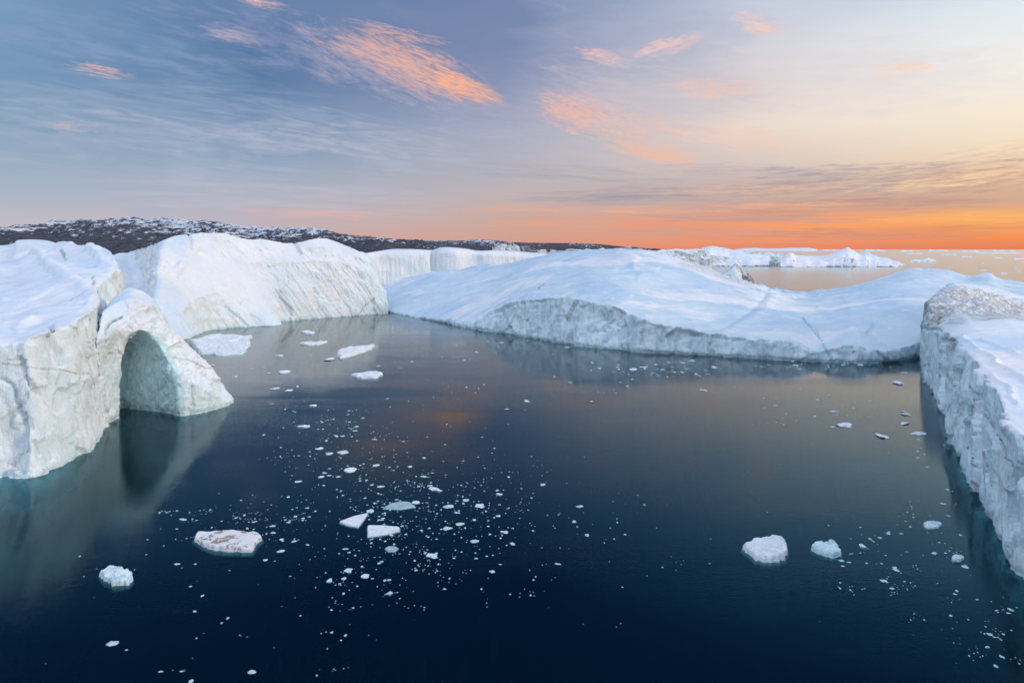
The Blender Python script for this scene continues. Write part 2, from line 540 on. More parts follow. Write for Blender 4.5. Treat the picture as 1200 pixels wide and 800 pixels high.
def paint_near(me, co, co2, no, steep):
    px, py = proj(co2)
    wob = fbm(co2 / 9.0, 3, 91) * 3.0
    front = (no[:, 1] < 0.35) * 1.0
    band = [(-200, 452), (-60, 434), (0, 428), (40, 430), (75, 433), (105, 438), (112, 452), (128, 464)]
    d = seg_dist(px, py + wob * 0.5, band)
    b = (1 - sstep(0.2, 1.2, d)) * 0.95 * front * steep * (0.55 + 0.55 * sstep(-0.4, 0.3, fbm(co2 / 5.0, 2, 12)))
    band2 = [(150, 414), (165, 416), (180, 419), (196, 416), (215, 422), (232, 428), (247, 433)]
    d = seg_dist(px, py + wob * 0.4, band2)
    b = np.maximum(b, (1 - sstep(0.2, 1.2, d)) * 0.85 * front * (0.5 + 0.5 * sstep(-0.4, 0.3, fbm(co2 / 4.0, 2, 13))))
    set_attr(me, 'band', b)
    v = np.zeros(len(px))
    for pl, w in (([(125, 402), (127, 387), (134, 376), (141, 369)], 0.8), ([(73, 294), (74, 299), (76, 302)], 0.9),
                  ([(110, 325), (113, 343)], 0.5), ([(80, 355), (88, 345)], 0.4)):
        v = np.maximum(v, (1 - sstep(w * 0.5, w * 1.5, seg_dist(px + wob * 0.25, py, pl))) * 0.9)
    set_attr(me, 'vein', v)
    # silty fringe along the lip of the wall and of the arch, patches on the face
    lip = [(0, 400), (38, 394), (84, 378), (120, 358)]
    di = (1 - sstep(1, 5, seg_dist(px, py, lip) + wob)) * 0.45
    lip2 = [(125, 420), (135, 395), (150, 375), (170, 362), (178, 365)]
    di = np.maximum(di, (1 - sstep(1, 8, seg_dist(px, py, lip2) + wob)) * 0.4)
    di = np.maximum(di, (1 - sstep(3, 8, seg_dist(px, py, [(98, 470), (93, 500)]) + wob)) * 0.3)
    set_attr(me, 'dirt', di * front * (0.3 + 0.7 * steep))
    aq = sstep(0.1, 0.6, fbm(co2 / np.array((14.0, 14.0, 50.0)), 3, 77)) * 0.55 * steep
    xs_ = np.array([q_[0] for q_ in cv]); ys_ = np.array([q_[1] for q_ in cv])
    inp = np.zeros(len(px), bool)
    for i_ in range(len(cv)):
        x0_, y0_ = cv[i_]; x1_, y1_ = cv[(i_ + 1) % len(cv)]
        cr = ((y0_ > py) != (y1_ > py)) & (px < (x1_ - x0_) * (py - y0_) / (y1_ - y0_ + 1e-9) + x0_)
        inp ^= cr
    inside = (inp & (px > 120) & (px < 216) & (py > 388) & (co2[:, 1] > 241)) * 0.9  # cave interior brightened by pale aqua put into the colour
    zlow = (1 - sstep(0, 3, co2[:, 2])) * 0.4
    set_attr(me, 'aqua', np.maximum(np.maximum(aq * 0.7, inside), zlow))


def post_near(co, co2, no, steep):
    px, py = proj(co)
    d = np.zeros(len(co))
    for pl, w, a in (([(125, 400), (127, 385), (134, 376), (141, 370)], 2.0, 1.4), ([(73, 293), (74, 299), (77, 303)], 2.4, 2.5),
                     ([(110, 325), (113, 343)], 2.0, 1.5),
                     ([(60, 385), (66, 400), (76, 412), (78, 427)], 4, 2.2), ([(5, 448), (18, 455), (24, 500), (28, 530)], 3, 1.1),
                     ([(80, 450), (84, 465)], 3, 1.5), ([(25, 425), (32, 445), (45, 460)], 4, 1.5)):
        d = np.maximum(d, a * (1 - sstep(0, w, seg_dist(px, py, pl))))
    # slumped cone of ice at the foot of the wall
    foot = np.maximum(0, 1 - np.abs(px - 36) / 28 - (556 - py) / 60) * (py > 430) * steep * (co[:, 1] < 215)
    up = np.zeros(len(co))
    for pl, w, a in (([(40, 292), (62, 312), (88, 334), (104, 350)], 12, 3.0), ([(0, 352), (45, 342), (90, 336)], 10, 1.8),
                     ([(105, 292), (120, 305), (128, 325)], 9, 2.6), ([(0, 318), (35, 306), (60, 300)], 8, 1.8), ([(20, 385), (60, 366), (98, 350)], 8, 1.2)):
        up = np.maximum(up, a * (1 - sstep(0, w, seg_dist(px, py, pl))))
    up *= (1 - steep) * (co[:, 0] < -60)
    return co2 - no * d[:, None] * (no[:, 1] < 0.5)[:, None] + no * (foot * 5 + up)[:, None]


near = bpy.data.objects.new('arched_iceberg', None); COL.objects.link(near)
tag(near, 'nearest iceberg on the left, snowy back, pale wall and a sea arch', 'iceberg')
berg('ice_body', [body], 0.55, M_NEAR, cut=cave, facet=1.3, cell=13, notch=0.5, wall=0.8, chip=0.35, drift=(12.0, 26.0, 16.0), top=0.9, groove=(6, 6, 40), lean=(0.15, 0.1), seed=3, post=post_near, paint=paint_near, parent=near)
berg('ice_arch', [arch], 0.45, M_NEAR, cut=cave, facet=0.9, cell=9, notch=0.5, wall=0.6, chip=0.4, top=0.4, groove=(3.5, 3.5, 18), lean=(-0.5, 0), seed=9, scale=0.8, post=post_near, paint=paint_near, parent=near, smooth=4)

# ---- 2 piece peeking out behind its left shoulder
bk = loft([
    st((-160, 330, 520), (-160, 300, 540), (-160, 292, 560), (-160, 330, 640)),
    st((-20, 330, 520), (-10, 304, 535), (0, 288, 565), (0, 330, 640)),
    st((20, 330, 520), (18, 298, 535), (20, 281.5, 565), (20, 330, 640)),
    st((50, 330, 520), (42, 292, 540), (50, 280.5, 570), (50, 330, 640)),
    st((70, 330, 530), (66, 296, 545), (70, 286, 570), (75, 330, 640)),
    st((95, 345, 535), (92, 318, 550), (92, 305, 570), (98, 335, 630)),
], 6, 3)
tag(berg('iceberg', [bk], 1.2, M_BRIGHT, wall=1.0, top=0.8, seed=31, scale=1.3),
    'smooth cream iceberg top peeping over the left shoulder of the arched iceberg', 'iceberg')

# ---- 3 the bright wall iceberg
wallb = loft([
    st((60, 400, 440), (60, 370, 445), (60, 340, 450), (62, 330, 500), (60, 315, 560), (60, 370, 640)),
    st((120, 402, 436), (122, 378, 440), (125, 354, 452), (132, 330, 520), (135, 298, 620), (130, 360, 700)),
    st((168, 404, 428), (166, 385, 436), (163, 366, 446), (166, 342, 520), (156, 294, 620), (160, 360, 700)),
    st((219, 398, 453), (203, 378, 458), (184, 354, 464), (182, 322, 500), (184, 285, 545), (190, 360, 650)),
    st((243, 388, 500), (228, 352, 502), (207, 325, 508), (205, 302, 530), (203, 277, 552), (210, 360, 650)),
    st((268, 385, 516), (250, 345, 522), (224, 303, 535), (222, 288, 545), (221, 274, 556), (235, 360, 650)),
    st((298, 383, 527), (272, 340, 540), (245, 300, 552), (240, 282, 560), (240, 271.5, 566), (250, 360, 650)),
    st((325, 381.5, 536), (300, 345, 552), (272, 305, 566), (264, 284, 574), (263, 272.5, 580), (280, 360, 660)),
    st((330, 376.5, 568), (316, 340, 574), (300, 308, 582), (290, 290, 588), (286, 279, 594), (300, 360, 670)),
    st((350, 375, 578), (338, 340, 583), (325, 308, 592), (318, 291, 600), (315, 280.5, 606), (325, 360, 680)),
    st((372, 373.5, 589), (360, 340, 594), (350, 308, 602), (342, 292, 610), (336, 284, 616), (350, 360, 690)),
    st((395, 372, 600), (384, 340, 606), (372, 306, 612), (364, 290, 618), (357, 282, 624), (370, 360, 695)),
    st((415, 370.5, 611), (405, 342, 616), (394, 308, 622), (384, 290, 628), (376, 278.8, 634), (390, 360, 700)),
    st((433, 369, 623), (425, 343, 627), (415, 312, 632), (404, 295, 638), (396, 285, 644), (410, 360, 700)),
    st((446, 368, 631), (441, 345, 634), (433, 318, 638), (424, 303, 642), (418, 294, 648), (425, 360, 700)),
    st((452, 367.3, 637), (449, 350, 639), (444, 330, 642), (438, 314, 646), (432, 299, 652), (437, 360, 700)),
    st((455, 367, 640), (454, 355, 643), (451, 343, 646), (447, 330, 650), (443, 320, 656), (448, 360, 700)),
], 6, 3)


def post_wall(co, co2, no, steep):
    px, py = proj(co)
    d = np.zeros(len(co))
    for pl, w, a in (([(221, 273), (224, 280), (226, 290)], 3, 2.0), ([(266, 360), (280, 372), (292, 381)], 2.5, 1.5),
                     ([(344, 282), (352, 296)], 3, 2.5), ([(150, 300), (160, 330)], 8, 1.0)):
        d = np.maximum(d, a * (1 - sstep(0, w, seg_dist(px, py, pl))))
    slide = (1 - sstep(6, 22, seg_dist(px, py, [(170, 340), (190, 322), (205, 300)])))
    d = d - slide * np.maximum(0, fbm(co / 11.0, 4, 88, 0.6)) * 5.0
    return co2 - no * d[:, None] * (no[:, 1] < 0.5)[:, None]


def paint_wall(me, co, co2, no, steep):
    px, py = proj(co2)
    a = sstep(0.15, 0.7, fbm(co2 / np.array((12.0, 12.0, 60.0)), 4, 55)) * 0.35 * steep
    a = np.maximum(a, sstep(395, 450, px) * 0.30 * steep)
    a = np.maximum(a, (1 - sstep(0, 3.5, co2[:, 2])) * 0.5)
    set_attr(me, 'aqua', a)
    v = (1 - sstep(0.4, 1.2, seg_dist(px, py, [(266, 360), (278, 370), (290, 380)]))) * 0.3
    set_attr(me, 'vein', v)
    ln = [(228, 351), (240, 350), (258, 353), (272, 350)]
    set_attr(me, 'band', (1 - sstep(0.3, 1.2, seg_dist(px, py + fbm(co2 / 8., 2, 8) * 3, ln))) * 0.25 * sstep(-.2, .3, fbm(co2 / 6., 2, 5)))


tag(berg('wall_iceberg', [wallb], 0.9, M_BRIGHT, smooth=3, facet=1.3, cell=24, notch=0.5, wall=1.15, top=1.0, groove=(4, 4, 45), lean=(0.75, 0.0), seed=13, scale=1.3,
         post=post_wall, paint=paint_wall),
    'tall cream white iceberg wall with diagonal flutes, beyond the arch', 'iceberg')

# ---- 4 the long snow dome with a shaded ice cliff
dome = loft([
    st((440, 362, 686), (442, 356, 690), (444, 348, 720), (446, 340, 760), (446, 334, 800), (450, 340, 860)),
    st((456, 366.5, 644), (458, 363, 648), (456, 350, 690), (455, 340, 735), (455, 332, 780), (460, 340, 860)),
    st((478, 370.5, 611), (479, 367, 615), (478, 350, 665), (476, 338, 715), (476, 326, 780), (480, 340, 860)),
    st((505, 375.5, 575), (506, 372, 580), (506, 350, 640), (503, 334, 705), (504, 319.5, 780), (510, 340, 860)),
    st((540, 383, 527), (541, 377, 532), (542, 350, 600), (545, 331, 680), (553, 313, 770), (560, 340, 860)),
    st((562, 387, 505), (563, 374, 512), (568, 350, 575), (580, 328, 660), (590, 308, 750), (600, 340, 850)),
    st((580, 390, 490), (581, 364, 503), (592, 340, 570), (608, 320, 650), (630, 300, 730), (640, 340, 840)),
    st((612, 395, 466), (611, 354, 482), (625, 333, 555), (645, 313, 630), (668, 294.5, 705), (680, 340, 830)),
    st((645, 400.5, 442), (644, 348.5, 459), (662, 328, 540), (680, 310, 610), (705, 292, 690), (710, 340, 820)),
    st((685, 406.5, 419), (684, 350, 437), (702, 325, 520), (715, 307, 600), (730, 291, 680), (740, 340, 810)),
    st((720, 410.5, 405), (718, 358, 421), (735, 330, 500), (742, 308, 590), (752, 292.5, 675), (760, 340, 800)),
    st((755, 413.5, 395), (752, 374, 399.55), (765, 340, 490), (770, 315, 580), (775, 297, 665), (780, 340, 790)),
    st((800, 416, 387), (798, 386, 390.85), (803, 355, 470), (805, 328, 560), (808, 307, 650), (812, 345, 770)),
    st((850, 418.5, 379), (849, 394, 382.5), (852, 366, 455), (850, 342, 540), (848, 322, 640), (850, 350, 760)),
    st((890, 420.5, 373), (888, 395.5, 375.8), (892, 372, 440), (892, 352, 530), (890, 336, 630), (890, 352, 750)),
    st((930, 423, 366), (928, 398, 368.8), (932, 375, 435), (935, 358, 530), (935, 344.5, 640), (932, 352, 750)),
    st((958, 424.8, 361), (958, 409, 362.75), (962, 380, 430), (965, 357, 530), (965, 342.5, 640), (965, 350, 750)),
    st((995, 425.8, 358.7), (995, 401.5, 361.255), (1000, 376, 430), (1002, 352, 525), (1003, 335, 630), (1005, 350, 750)),
    st((1030, 425.5, 359.5), (1030, 410, 361.425), (1038, 375, 430), (1040, 345, 525), (1040, 323, 630), (1045, 345, 750)),
    st((1058, 423, 366), (1057, 406, 368.1), (1066, 370, 440), (1070, 340, 530), (1072, 315.5, 635), (1080, 345, 750)),
    st((1083, 419, 378), (1082, 396, 380.8), (1092, 365, 450), (1100, 338, 540), (1105, 318, 640), (1110, 345, 750)),
    st((1120, 414, 393), (1120, 390, 395.45), (1128, 365, 460), (1132, 340, 545), (1132, 323.5, 640), (1140, 345, 750)),
    st((1160, 412, 400), (1160, 385, 403.5), (1162, 365, 470), (1160, 340, 550), (1158, 319, 640), (1165, 345, 750)),
    st((1190, 412, 400), (1190, 385, 403.5), (1190, 365, 470), (1190, 345, 550), (1186, 331, 640), (1190, 345, 750)),
    st((1300, 412, 400), (1300, 385, 403.5), (1300, 365, 470), (1300, 350, 550), (1290, 335, 640), (1290, 345, 750)),
], 5, 3)


def post_dome(co, co2, no, steep):
    px, py = proj(co)
    d = np.zeros(len(co)); up = np.zeros(len(co))
    flat = (1 - steep)
    # snow ridges and sastrugi swells
    for pl, w, a in (([(560, 372), (620, 345), (680, 326), (720, 318)], 6, 1.1), ([(725, 296), (740, 304), (745, 312), (770, 318)], 9, 2.4),
                     ([(750, 324), (790, 318), (830, 318)], 8, 1.3), ([(850, 390), (880, 375), (895, 362), (905, 350)], 9, 1.0), ([(470, 366), (500, 354), (530, 345)], 6, .8),
                     ([(960, 362), (985, 374), (1010, 392)], 7, 0.8), ([(990, 350), (1050, 335), (1110, 322)], 9, 1.0)):
        up = np.maximum(up, a * (1 - sstep(0, w, seg_dist(px, py, pl))))
    for pl, w, a in (([(940, 372), (962, 398), (978, 424)], 1.6, 1.3), ([(800, 395), (850, 385), (890, 355), (900, 340)], 6, 0.9),
                     ([(1022, 378), (1018, 390), (1040, 402)], 2.2, 1.6), ([(631, 338), (635, 333)], 1.5, 1.5), ([(655, 312), (659, 310)], 1.3, 1.5)):
        d = np.maximum(d, a * (1 - sstep(0, w, seg_dist(px, py, pl))))
    # broken blocks along the low saddle
    rub = sstep(300, 345, py) * (1 - sstep(0, 10, seg_dist(px, py, [(800, 306), (850, 322), (890, 336), (940, 344), (960, 342)])))
    r = np.maximum(0, fbm(co / 7.0, 3, 62, 0.6, ridged=True)) * rub * 4.0
    rim = seg_dist(px, py, [(560, 375), (610, 353), (645, 348), (690, 350), (720, 358), (752, 374), (798, 386), (849, 394), (888, 396), (928, 398), (958, 408), (995, 401), (1030, 410), (1082, 397)])
    nib = (1 - sstep(0, 7, rim)) * np.abs(fbm(co / 6.0, 3, 64, 0.6)) * 2.0
    return co2 + no * ((up * flat - d + r - nib))[:, None]


def paint_dome(me, co, co2, no, steep):
    px, py = proj(co2)
    low = 1 - sstep(0.0, 1.5, co2[:, 2])
    set_attr(me, 'aqua', low * 0.35)
    face = (1 - sstep(3, 22, seg_dist(px, py, [(590, 368), (630, 360), (690, 365), (730, 372)]) + fbm(co2 / 14., 3, 4) * 8)) * 0.16 * steep
    sp = ((px > 790) & (px < 960)) * (1 - sstep(2, 8, seg_dist(px, py, [(800, 308), (850, 324), (880, 334)]))) * 0.35
    set_attr(me, 'dirt', np.maximum(face, sp))
    v = (1 - sstep(0.3, 1.2, seg_dist(px, py, [(940, 372), (962, 398), (978, 424)]))) * 0.55
    v = np.maximum(v, (1 - sstep(0.5, 1.3, seg_dist(px, py, [(631, 338), (635, 333)]))) * 0.5)
    set_attr(me, 'vein', v)


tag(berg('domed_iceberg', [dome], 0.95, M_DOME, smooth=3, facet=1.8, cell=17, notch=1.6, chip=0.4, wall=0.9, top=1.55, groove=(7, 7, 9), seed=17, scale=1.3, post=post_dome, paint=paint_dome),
    'broad domed iceberg of smooth blue snow with a grey cliff along the water', 'iceberg')

# ---- 5 the right hand cliff iceberg
cliff = loft([
    [P(1130, 412, 420), P(1125, 385, 425), P(1125, 350, 430), P(1135, 334, 440), P(1180, 342, 470), (360, 500, 20), (380, 500, 0)],
    [P(1098, 419, 380), P(1094, 384, 378), P(1098, 350, 378), P(1118, 332, 395), P(1168, 338, 430), (330, 430, 26), (420, 440, 0)],
    [P(1082, 424, 364), P(1084, 383, 345), P(1090, 352, 340), P(1119, 332, 365), P(1172, 341, 390), (300, 380, 28), (420, 400, 0)],
    [P(1081, 434, 338), P(1084, 384, 320), P(1092, 355, 318), P(1125, 340, 345), P(1185, 346, 370), (290, 350, 29), (420, 360, 0)],
    [P(1086, 450, 304), P(1096, 384, 298), P(1112, 362, 302), P(1148, 350, 325), P(1200, 356, 340), (275, 320, 29), (420, 320, 0)],
    [P(1100, 474, 264), P(1110, 392, 262), P(1132, 376, 274), P(1168, 366, 290), (235, 300, 31), (265, 280, 29), (420, 280, 0)],
    [P(1111, 495, 236), P(1121, 400, 231), P(1146, 390, 242), P(1185, 382, 252), (208, 264, 31), (260, 250, 28), (420, 240, 0)],
    [P(1114, 525, 206), P(1137, 416, 208), P(1164, 408, 218), P(1205, 402, 226), (195, 232, 30), (255, 215, 27), (420, 200, 0)],
    [P(1126, 556, 182), P(1151, 434, 184), P(1180, 428, 192), P(1225, 422, 200), (185, 205, 29), (250, 180, 26), (420, 160, 0)],
    [P(1150, 600, 156), P(1167, 457, 160), P(1200, 452, 167), P(1250, 447, 173), (172, 178, 29), (250, 150, 26), (420, 120, 0)],
    [P(1172, 640, 138), P(1178, 487, 141), P(1215, 480, 148), P(1280, 474, 153), (168, 155, 28), (250, 120, 26), (420, 80, 0)],
    [P(1200, 681, 123.4), P(1202, 508, 127), P(1245, 500, 132), P(1330, 490, 137), (170, 135, 28), (250, 90, 26), (420, 40, 0)],
    [P(1262, 790, 96.5), P(1265, 560, 100), P(1320, 550, 104), P(1440, 540, 108), (180, 100, 28), (250, 55, 26), (420, 0, 0)],
    [P(1420, 1000, 67.8), P(1420, 680, 70), P(1480, 670, 74), (120, 75, 28), (180, 60, 28), (250, 10, 26), (420, -40, 0)],
], 6, 3, foot=3.0)


def post_right(co, co2, no, steep):
    px, py = proj(co)
    # combed, weathered ridges on the far dirty crown
    crown = (1 - sstep(6, 26, seg_dist(px, py, [(1110, 352), (1150, 352), (1200, 366), (1260, 372)]))) * (co[:, 1] > 290)
    q = co @ np.array([[0.35, 0.0, 0.0], [0.0, 0.05, 0.0], [0.2, 0.0, 0.06]]).T
    q = np.stack([(co[:, 0] * 0.8 + co[:, 1] * 0.6) / 26, (co[:, 0] * 0.6 - co[:, 1] * 0.8) / 4.0, co[:, 2] / 6], 1)
    r = fbm(q, 4, 71, 0.6, ridged=True) * 1.9 * crown
    # notch: the crown overhangs the cliff, hollow scars on the wall
    d = np.zeros(len(co))
    for pl, w, a in (([(1083, 383), (1104, 386)], 3, 1.6), ([(1106, 398), (1118, 398), (1122, 420)], 4, 2.0), ([(1160, 480), (1158, 500)], 4, 1.2),
                     ([(1130, 470), (1128, 520)], 3, 0.9)):
        d = np.maximum(d, a * (1 - sstep(0, w, seg_dist(px, py, pl))))
    tracks = np.zeros(len(co))
    for pl, w, a in (([(1128, 396), (1165, 425), (1200, 445), (1260, 470)], 3.5, 0.9), ([(1150, 398), (1180, 412), (1230, 430)], 3, 0.7), ([(1165, 440), (1200, 470)], 3, .6)):
        tracks = np.maximum(tracks, a * (1 - sstep(0, w, seg_dist(px, py, pl))))
    return co2 + no * (r - d + tracks * (1 - steep))[:, None]


def paint_right(me, co, co2, no, steep):
    px, py = proj(co2)
    far = (co2[:, 1] > 270) * 1.0
    n = fbm(co2 / 12.0, 3, 33)
    crown = (1 - sstep(10, 26, seg_dist(px, py, [(1092, 362), (1115, 352), (1150, 360), (1200, 372), (1260, 378)]) + n * 10)) * 0.85 * far
    smear = (1 - sstep(1.5, 5, seg_dist(px, py, [(1105, 375), (1130, 378), (1200, 388)]) + n * 4)) * 0.6 * far
    scar = (1 - sstep(3, 9, seg_dist(px, py, [(1108, 412), (1118, 400)]) + n * 4)) * 0.5
    scar = np.maximum(scar, (1 - sstep(2, 8, seg_dist(px, py, [(1084, 370), (1098, 378)]) + n * 3)) * 0.9)
    set_attr(me, 'dirt', np.maximum(np.maximum(crown, smear), scar))
    v = np.zeros(len(px))
    for pl in ([(1160, 452), (1158, 472)], [(1098, 385), (1099, 402)], [(1190, 555), (1187, 575)], [(1135, 445), (1134, 455)]):
        v = np.maximum(v, (1 - sstep(0.5, 1.6, seg_dist(px, py, pl) + n * 0.8)) * 0.35)
    set_attr(me, 'vein', v)
    a = sstep(0.2, 0.7, fbm(co2 / np.array((10.0, 10.0, 30.0)), 3, 44)) * 0.35 * steep
    set_attr(me, 'aqua', np.maximum(a, (1 - sstep(0, 2, co2[:, 2])) * 0.4))


tag(berg('cliff_iceberg', [cliff], 0.55, M_RIGHT, smooth=3, facet=1.7, cell=12, notch=0.7, chip=0.3, wall=0.55, top=0.45, groove=(5, 5, 22), lean=(0.1, 0.2), seed=23, scale=0.9, post=post_right, paint=paint_right),
    'flat topped iceberg cliff along the right edge, crown brown with silt', 'iceberg')

# ---- 6 flat topped wall behind the dome
tab = loft([
    st((415, 352, 800), (418, 312, 806), (422, 298, 815), (426, 297, 860), (430, 340, 960)),
    st((437, 350, 828), (438, 300, 834), (441, 295, 842), (445, 294, 880), (445, 340, 960)),
    st((462, 349, 842), (462, 298, 846), (464, 292.2, 854), (466, 291.5, 900), (465, 340, 980)),
    st((500, 348, 857), (500, 299, 860), (501, 293.2, 866), (503, 292.8, 900), (505, 340, 990)),
    st((506, 348, 857), (507, 299, 872), (507, 293.2, 876), (508, 292.8, 905), (510, 340, 990)),
    st((514, 348, 857), (515, 297, 862), (516, 290.3, 868), (518, 290, 905), (520, 340, 990)),
    st((535, 348, 857), (535, 297, 862), (536, 291.5, 868), (540, 291, 900), (545, 340, 990)),
    st((553, 347, 872), (553, 299, 878), (554, 294.5, 884), (560, 294, 910), (565, 340, 990)),
    st((575, 347, 872), (575, 298, 880), (576, 293.8, 886), (585, 293.5, 910), (590, 340, 990)),
    st((610, 346, 888), (609, 301, 894), (610, 295.6, 900), (615, 295, 930), (620, 340, 1000)),
    st((636, 346, 888), (634, 304, 896), (636, 297.5, 902), (640, 297, 930), (640, 340, 1000)),
    st((670, 346, 900), (665, 312, 906), (665, 302, 912), (670, 301, 930), (680, 340, 1000)),
], 5, 3)
tag(berg('tabular_iceberg', [tab], 1.5, M_BRIGHT, smooth=2, wall=1.0, top=0.5, groove=(9, 9, 200), seed=41, scale=1.2, chip=0.3),
    'pale flat topped iceberg wall with upright flutes, behind the snow dome', 'iceberg')


# ------------------------------------------------------------------ distant bergs: skyline (px, py) traced at one distance, with real depth
def ridge_berg(name, sky, base, Y, label, mat=M_FAR, depth=None, voxel=None, seed=1, wall=1.0, groove=(8, 8, 20), paint=None, group=None, cat='iceberg'):
    w = (sky[-1][0] - sky[0][0]) * Y / F
    D = depth or max(w * 0.4, 20)
    rj = random.Random(seed); fine_ = []
    amp_ = min(1.3, 0.30 * max(y_ for _, y_ in sky) - 0.30 * min(y_ for _, y_ in sky)) * 0.5
    for (xa, ya), (xb, yb2) in zip(sky[:-1], sky[1:]):
        fine_ += [(xa, ya), ((xa + xb) / 2 + rj.uniform(-.2, .2) * (xb - xa), (ya + yb2) / 2 + rj.uniform(-1, 1) * amp_)]
    sky = fine_ + [sky[-1]]
    sts = []
    n = len(sky)
    for i, (x, y) in enumerate(sky):
        e = min(i, n - 1 - i)
        dd = D * (0.25 if e == 0 else 0.7 if e == 1 else 1.0)
        X, _, Z = P(x, y, Y)
        Z = max(Z, 0.6)
        X = X
        k = 1 + 0.06 * math.sin(i * 2.3 + seed)
        sts.append([(X * (1 - dd * 0.5 / Y), Y - dd * 0.5 * k, 0.0), (X * (1 - dd * .36 / Y), Y - dd * 0.36 * k, Z * 0.55),
                    (X * (1 - dd * .12 / Y), Y - dd * 0.12, Z * 0.92), (X, Y, Z), (X * (1 + dd * .2 / Y), Y + dd * 0.2, Z * 0.8),
                    (X * (1 + dd * .5 / Y), Y + dd * 0.5, 0.0)])
    zmax = max(s[3][2] for s in sts)
    vx = voxel or max(Y / F * 0.9, 0.4)
    vx = min(vx, max(zmax / 7, Y / F * 0.35))
    s = max(zmax / 30.0, 0.15)
    o = berg(name, [loft(sts, 2, 2, depth=-max(vx * 2.5, 2))], vx, mat, smooth=1, wall=min(wall * s * 2.2, 6), top=s * 1.6, groove=groove, seed=seed, scale=max(s, 0.3) * 0.8, paint=paint)
    return tag(o, label, cat, group)


ridge_berg('iceberg', [(572, 297), (576, 291.5), (584, 286.8), (590, 288.5), (595, 289), (602, 284.8), (606, 288), (610, 292), (614, 298)], 0, 1050,
           'small pointed iceberg with two peaks, behind the flat topped iceberg wall', M_BRIGHT, seed=51)
ridge_berg('dirty_iceberg', [(606, 298), (610, 290.5), (617, 289.8), (624, 291.5), (632, 293.5), (638, 296), (642, 299)], 0, 1030,
           'low brown silt covered ice hump right of the twin peaked iceberg', M_ROUGH, seed=53)
ridge_berg('iceberg', [(636, 300), (645, 296), (656, 294), (668, 295), (676, 298)], 0, 1080,
           'low snowy iceberg on the skyline right of the brown ice hump', M_FAR, seed=55)
ridge_berg('iceberg', [(655, 297), (664, 293), (672, 292.5), (682, 293.5), (690, 292.2), (697, 294.5), (704, 297)], 0, 1500,
           'ragged white iceberg on the skyline above the left slope of the snow dome', M_FAR, seed=56)
ridge_berg('iceberg', [(696, 297), (700, 293), (704, 289.8), (708, 291.5), (713, 294), (718, 297)], 0, 1600,
           'tiny sharp white peak of ice on the skyline left of the dome summit', M_FAR, seed=57)
ridge_berg('iceberg', [(752, 298), (760, 292.5), (772, 293), (784, 291.5), (796, 292.5), (806, 294.2), (815, 299)], 0, 1900,
           'blocky white iceberg on the skyline just right of the dome summit', M_FAR, seed=58)
ridge_berg('iceberg', [(786, 302), (800, 296.5), (815, 296), (822, 291.5), (831, 288.8), (842, 290.5), (854, 292.5), (866, 294), (880, 297), (894, 298), (903, 301), (909, 308)], 0, 2500,
           'long fluted white iceberg beyond the snow dome, left of open sea', M_FAR, seed=59, wall=1.6, depth=260)
ridge_berg('iceberg', [(884, 299), (890, 295.8), (900, 294.8), (908, 297), (914, 296.5), (921, 300)], 0, 3300,
           'pale hummocky iceberg between the long fluted and the jagged peaked icebergs', M_FAR, seed=60)
ridge_berg('iceberg', [(909, 309), (914, 303), (921, 297.5), (926, 295.4), (932, 298.5), (945, 300), (960, 300.5), (972, 298.5), (980, 295.5), (987, 292.6), (994, 290.6), (1001, 293.8),
                       (1006, 297), (1014, 295.8), (1022, 299), (1030, 301.5), (1042, 303.5), (1052, 306.2), (1060, 309.5)], 0, 2450,
           'low broad iceberg with a jagged middle peak in the orange sea', M_FAR, seed=61, wall=1.5, depth=300)
ridge_berg('iceberg', [(1063, 307), (1068, 305), (1076, 304.3), (1083, 303), (1088, 301.3), (1093, 303.5), (1097, 306.5)], 0, 3150,
           'small blue iceberg just right of the broad jagged peaked iceberg', M_FAR, seed=62)


def paint_tent(me, co, co2, no, steep):
    px, py = proj(co2)
    d = np.minimum(seg_dist(px, py, [(849, 319), (862, 308), (866, 316), (872, 327)]), seg_dist(px, py, [(849, 320), (868, 329)]))
    set_attr(me, 'dirt', (1 - sstep(0.8, 3.0, d)) * 1.3 + sstep(866, 871, px) * 1.1)


tent = bpy.data.objects.new('ice_pinnacle', None); COL.objects.link(tent)
tag(tent, 'dark edged tent shaped ice block on the far side of the dome', 'ice block')
tf = loft([st((846, 331, 634), (848, 322, 635), (849, 319.5, 639), (850, 322, 646), (852, 331, 654)),
           st((854, 332, 630), (855, 320, 631), (856.5, 313.5, 636), (857, 318, 646), (858, 331, 656)),
           st((862, 333, 627), (862, 318, 629), (862.5, 308, 634), (863, 314, 646), (864, 331, 658)),
           st((868, 334, 629), (868, 324, 631), (867.5, 316, 635), (868, 320, 645), (869, 331, 654)),
           st((874, 335, 634), (873, 330, 635), (872, 325, 637), (872, 326, 642), (873, 331, 648))], 3, 2, depth=22)
rm_ = loft([st((861, 333, 640), (862, 316, 641), (863, 309.5, 644), (864, 312, 650), (864, 331, 656)),
            st((868, 334, 634), (868, 322, 636), (867.5, 314, 640), (868, 316, 648), (869, 331, 656)),
            st((874, 335, 630), (873, 323, 632), (872.5, 319, 636), (873, 320, 644), (874, 331, 652)),
            st((879, 336, 632), (878, 325, 634), (877, 320.5, 638), (878, 322, 644), (879, 331, 650)),
            st((883, 337, 636), (882, 332, 637), (881, 328, 639), (882, 329, 643), (883, 332, 647))], 3, 2, depth=22)


def paint_edge(me, co, co2, no, steep):
    px, py = proj(co2)
    d = np.minimum(seg_dist(px, py, [(849, 319), (862.5, 308), (868, 317), (873, 326)]), seg_dist(px, py, [(847, 325), (862, 327), (870, 331)]))
    set_attr(me, 'dirt', (1 - sstep(0.6, 1.8, d)) * 1.3)


